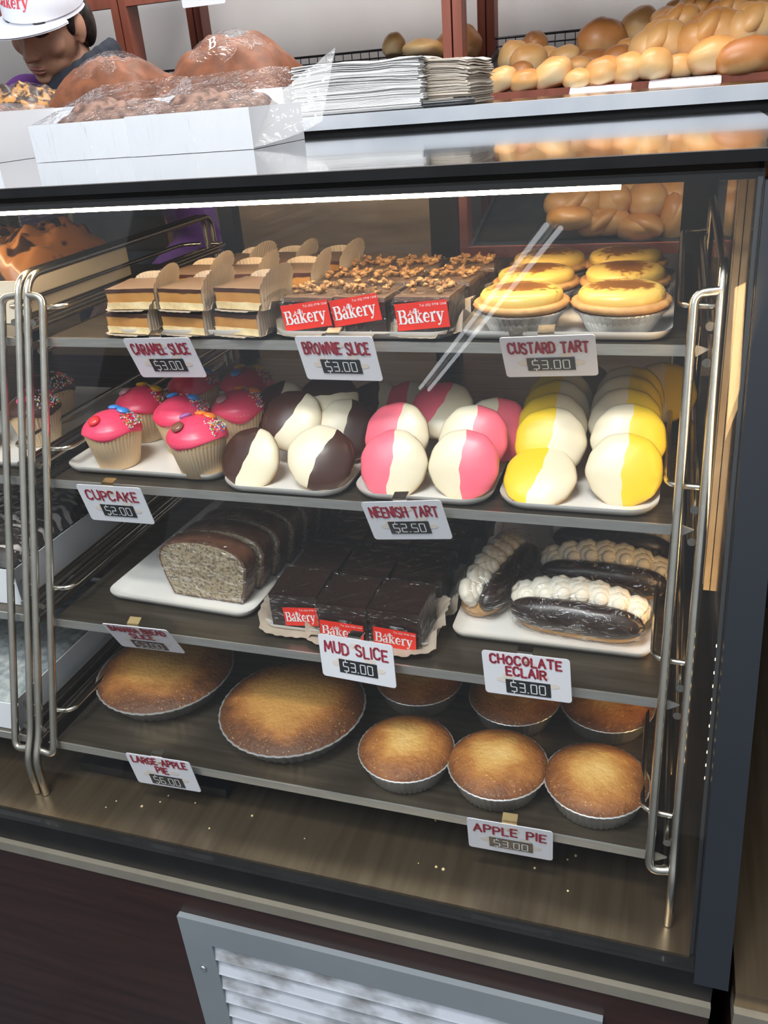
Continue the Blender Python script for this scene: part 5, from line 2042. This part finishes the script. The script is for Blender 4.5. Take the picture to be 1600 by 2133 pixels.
mb = MB()
H = HM
mb.ball((0, .012, .025), (.077, .098, .098), 28, 18, H)
mb.ball((0, -.018, -.022), (.070, .078, .080), 28, 18, H)
mb.ball((0, -.036, -.064), (.056, .057, .050), 24, 14, H)
mb.ball((0, -.068, -.098), (.025, .022, .018), 18, 12, H)
for s in (-1, 1):
    mb.ball((.038 * s, -.056, -.026), (.029, .029, .030), 18, 12, H)
    mb.ball((.032 * s, -.078, .016), (.024, .017, .013), 16, 10, H)
    mb.ball((.0125 * s, -.100, -.043), (.0095, .011, .0085), 12, 8, H)
    mb.ball((.079 * s, .012, -.010), (.010, .020, .032), 14, 10, H)
    mb.ball((.078 * s, .006, -.036), (.007, .010, .012), 12, 8, H)
mb.ball((0, -.111, -.042), (.0115, .0125, .0105), 14, 9, H)
for k in range(6):
    t_ = k / 5
    mb.ball((0, -.088 - .020 * t_, .012 - .052 * t_), (.008 + .004 * t_, .011 + .002 * t_, .012), 12, 8, H)
mb.ball((0, -.091, -.070), (.022, .010, .007), 14, 8, H)
mb.ball((0, -.087, -.079), (.019, .010, .008), 14, 8, H)
nb_ = H @ Vector((0, .045, -.06))
limb(mb, [nb_, (-.01, -.01, 1.36)], [.054, .060])
# trunk, leaning over the counter
limb(mb, [(.02, 0, 1.30), (.01, .0, 1.12), (0, .0, .95)], [.100, .108, .116])
for s in (-1, 1):
    limb(mb, [(.02, -.01, 1.32), (.02 + .16 * s, .0, 1.29)], [.07, .062])
    sh = Vector((.02 + .175 * s, .0, 1.285))
    el_ = Vector((.02 + .235 * s, -.03, 1.04))
    wr_ = Vector((.02 + .13 * s, -.17, .945))
    limb(mb, [sh, el_, wr_], [.052, .042, .028])
    pm = wr_ + Vector((-.035 * s, -.05, -.012))
    limb(mb, [wr_, pm], [.026, .030])
    for q in range(4):
        b0 = pm + Vector(((-.024 + .016 * q), -.018, 0))
        ln = (.058, .066, .062, .048)[q]
        limb(mb, [b0, b0 + Vector((-.01 * s, -ln * .55, .002)), b0 + Vector((-.014 * s, -ln * .95, -.018))], [.0092, .0085, .0075])
    limb(mb, [wr_ + Vector((-.04 * s, -.02, 0)), wr_ + Vector((-.075 * s, -.045, -.004)), wr_ + Vector((-.085 * s, -.075, -.012))], [.011, .010, .008])
    limb(mb, [(.075 * s, .0, .93), (.095 * s, -.01, .50), (.095 * s, .03, .09)], [.088, .060, .042])
    limb(mb, [(.095 * s, .03, .06), (.105 * s, -.12, .035)], [.046, .034])
person = mb.build('person', 'skin')
person.location = (BX, BY, 0)
blend(person, .0042, 5)
tag(person, 'baker in a white cap, navy vest and purple sleeves looking down behind the counter', 'person')
# face details
mb = MB()
mb.ball((0, -.0945, -.0695), (.021, .0085, .0050), 18, 8, H)
mb.ball((0, -.0905, -.0785), (.018, .0095, .0062), 18, 8, H)
mb.build('lips', 'lip', person)
for s in (-1, 1):
    mb = MB()
    mb.tube([H @ Vector(((.032 + .017 * c_) * s, -.090 + .012 * c_ * c_ + .004 * c_, .003 - .003 * (1 - c_ * c_))) for c_ in (-1, -.5, 0, .5, 1)], [.0008, .0016, .002, .002, .001], 8)
    mb.build('eyelash', 'hair', person)
    mb = MB()
    mb.tube([H @ Vector(((.034 + .022 * c_) * s, -.093 + .014 * c_ * c_ + .006 * c_, .027 + .004 * (1 - c_ * c_))) for c_ in (-1, -.5, 0, .5, 1)], [.002, .0032, .0034, .003, .0015], 8)
    mb.build('eyebrow', 'hair', person)
mb = MB()
mb.ball((0, .026, .026), (.0815, .094, .096), 26, 16, H)
for s in (-1, 1):
    mb.ball((.066 * s, -.006, .012), (.014, .022, .040), 14, 10, H)
    mb.ball((.060 * s, .06, -.02), (.026, .034, .055), 14, 10, H)
hr = mb.build('hair', 'hair', person)
blend(hr, .005, 4)
# cap with brim and lettering
mb = MB()
CAPR = (.088, .111, .104)
CC = Vector((0, .006, .032))


def capf(u, v):
    a = 2 * PI * u
    ph = (PI / 2) * v
    return H @ (CC + Vector((CAPR[0] * math.cos(ph) * math.cos(a), CAPR[1] * math.cos(ph) * math.sin(a), CAPR[2] * math.sin(ph))))


mb.grid(capf, 40, 14, close_u=True)
mb.grid(lambda u, v: H @ (CC + Vector(((CAPR[0] - .003 * v) * math.cos(2 * PI * u), (CAPR[1] - .003 * v) * math.sin(2 * PI * u), -.010 * (1 - v) if v < 1 else 0))), 40, 1, close_u=True)
cap = mb.build('cap', 'cap_cloth', person)
mb = MB()


def brim(side):
    def f(u, v):
        a = math.radians(205 + 130 * u)
        x, y = CAPR[0] * math.cos(a), CAPR[1] * math.sin(a)
        ext = .092 * math.sin(PI * u) ** .55 * v
        return H @ (CC + Vector((x * (1 + .10 * v), y - ext, -.006 + .006 * v - .014 * (2 * u - 1) ** 2 * v + side * .0016)))
    return f


mb.grid(brim(1), 28, 8)
mb.grid(brim(-1), 28, 8)
mb.build('brim', 'cap_cloth', cap, angle=60)
mb = MB()
serif_word(mb, 'Bakery', -.058, .030, .0245)
pts = []
for v in mb.v:
    x, z = v[0] + .0, v[1]
    k2 = 1 - (x / CAPR[0]) ** 2 - ((z) / CAPR[2]) ** 2
    pts.append(tuple(H @ (CC + Vector((x, -CAPR[1] * math.sqrt(max(.02, k2)) - .0012, z)))))
mb.v = pts
mb.build('lettering', 'cap_ink', cap, smooth=False)
# clothes
mb = MB()
limb(mb, [(.02, 0.0, 1.33), (.01, .0, 1.12), (0, .0, .92)], [.110, .120, .128])
for s in (-1, 1):
    limb(mb, [(.02, -.01, 1.335), (.02 + .12 * s, .0, 1.31)], [.085, .078])
for k in range(18):
    a = 2 * PI * k / 18
    mb.ball((-.010 + .086 * math.cos(a), -.005 + .078 * math.sin(a), 1.432 + .025 * math.sin(a) + .034 * math.cos(a)), (.030, .030, .055), 12, 8)
vst = mb.build('vest', 'navy_cloth', person)
blend(vst, .007, 6)
for s in (-1, 1):
    mb = MB()
    limb(mb, [(.02 + (.20 if s < 0 else .165) * s, .0, 1.385 if s < 0 else 1.305), (.02 + .240 * s, -.03, 1.04), (.02 + .15 * s, -.14, .962)], [.082, .058, .040])
    sv = mb.build('sleeve', 'purple_cloth', person)
    blend(sv, .007, 5)
    mb = MB()
    limb(mb, [(.060 * s, .0, .95), (.095 * s, -.01, .50), (.095 * s, .03, .10)], [.104, .074, .060])
    tr_ = mb.build('trouser_leg', 'navy_cloth', person)
    blend(tr_, .009, 5)
    mb = MB()
    limb(mb, [(.095 * s, .04, .052), (.105 * s, -.13, .040)], [.052, .040])
    so = mb.build('shoe', 'pen_black', person)
    blend(so, .008, 4)
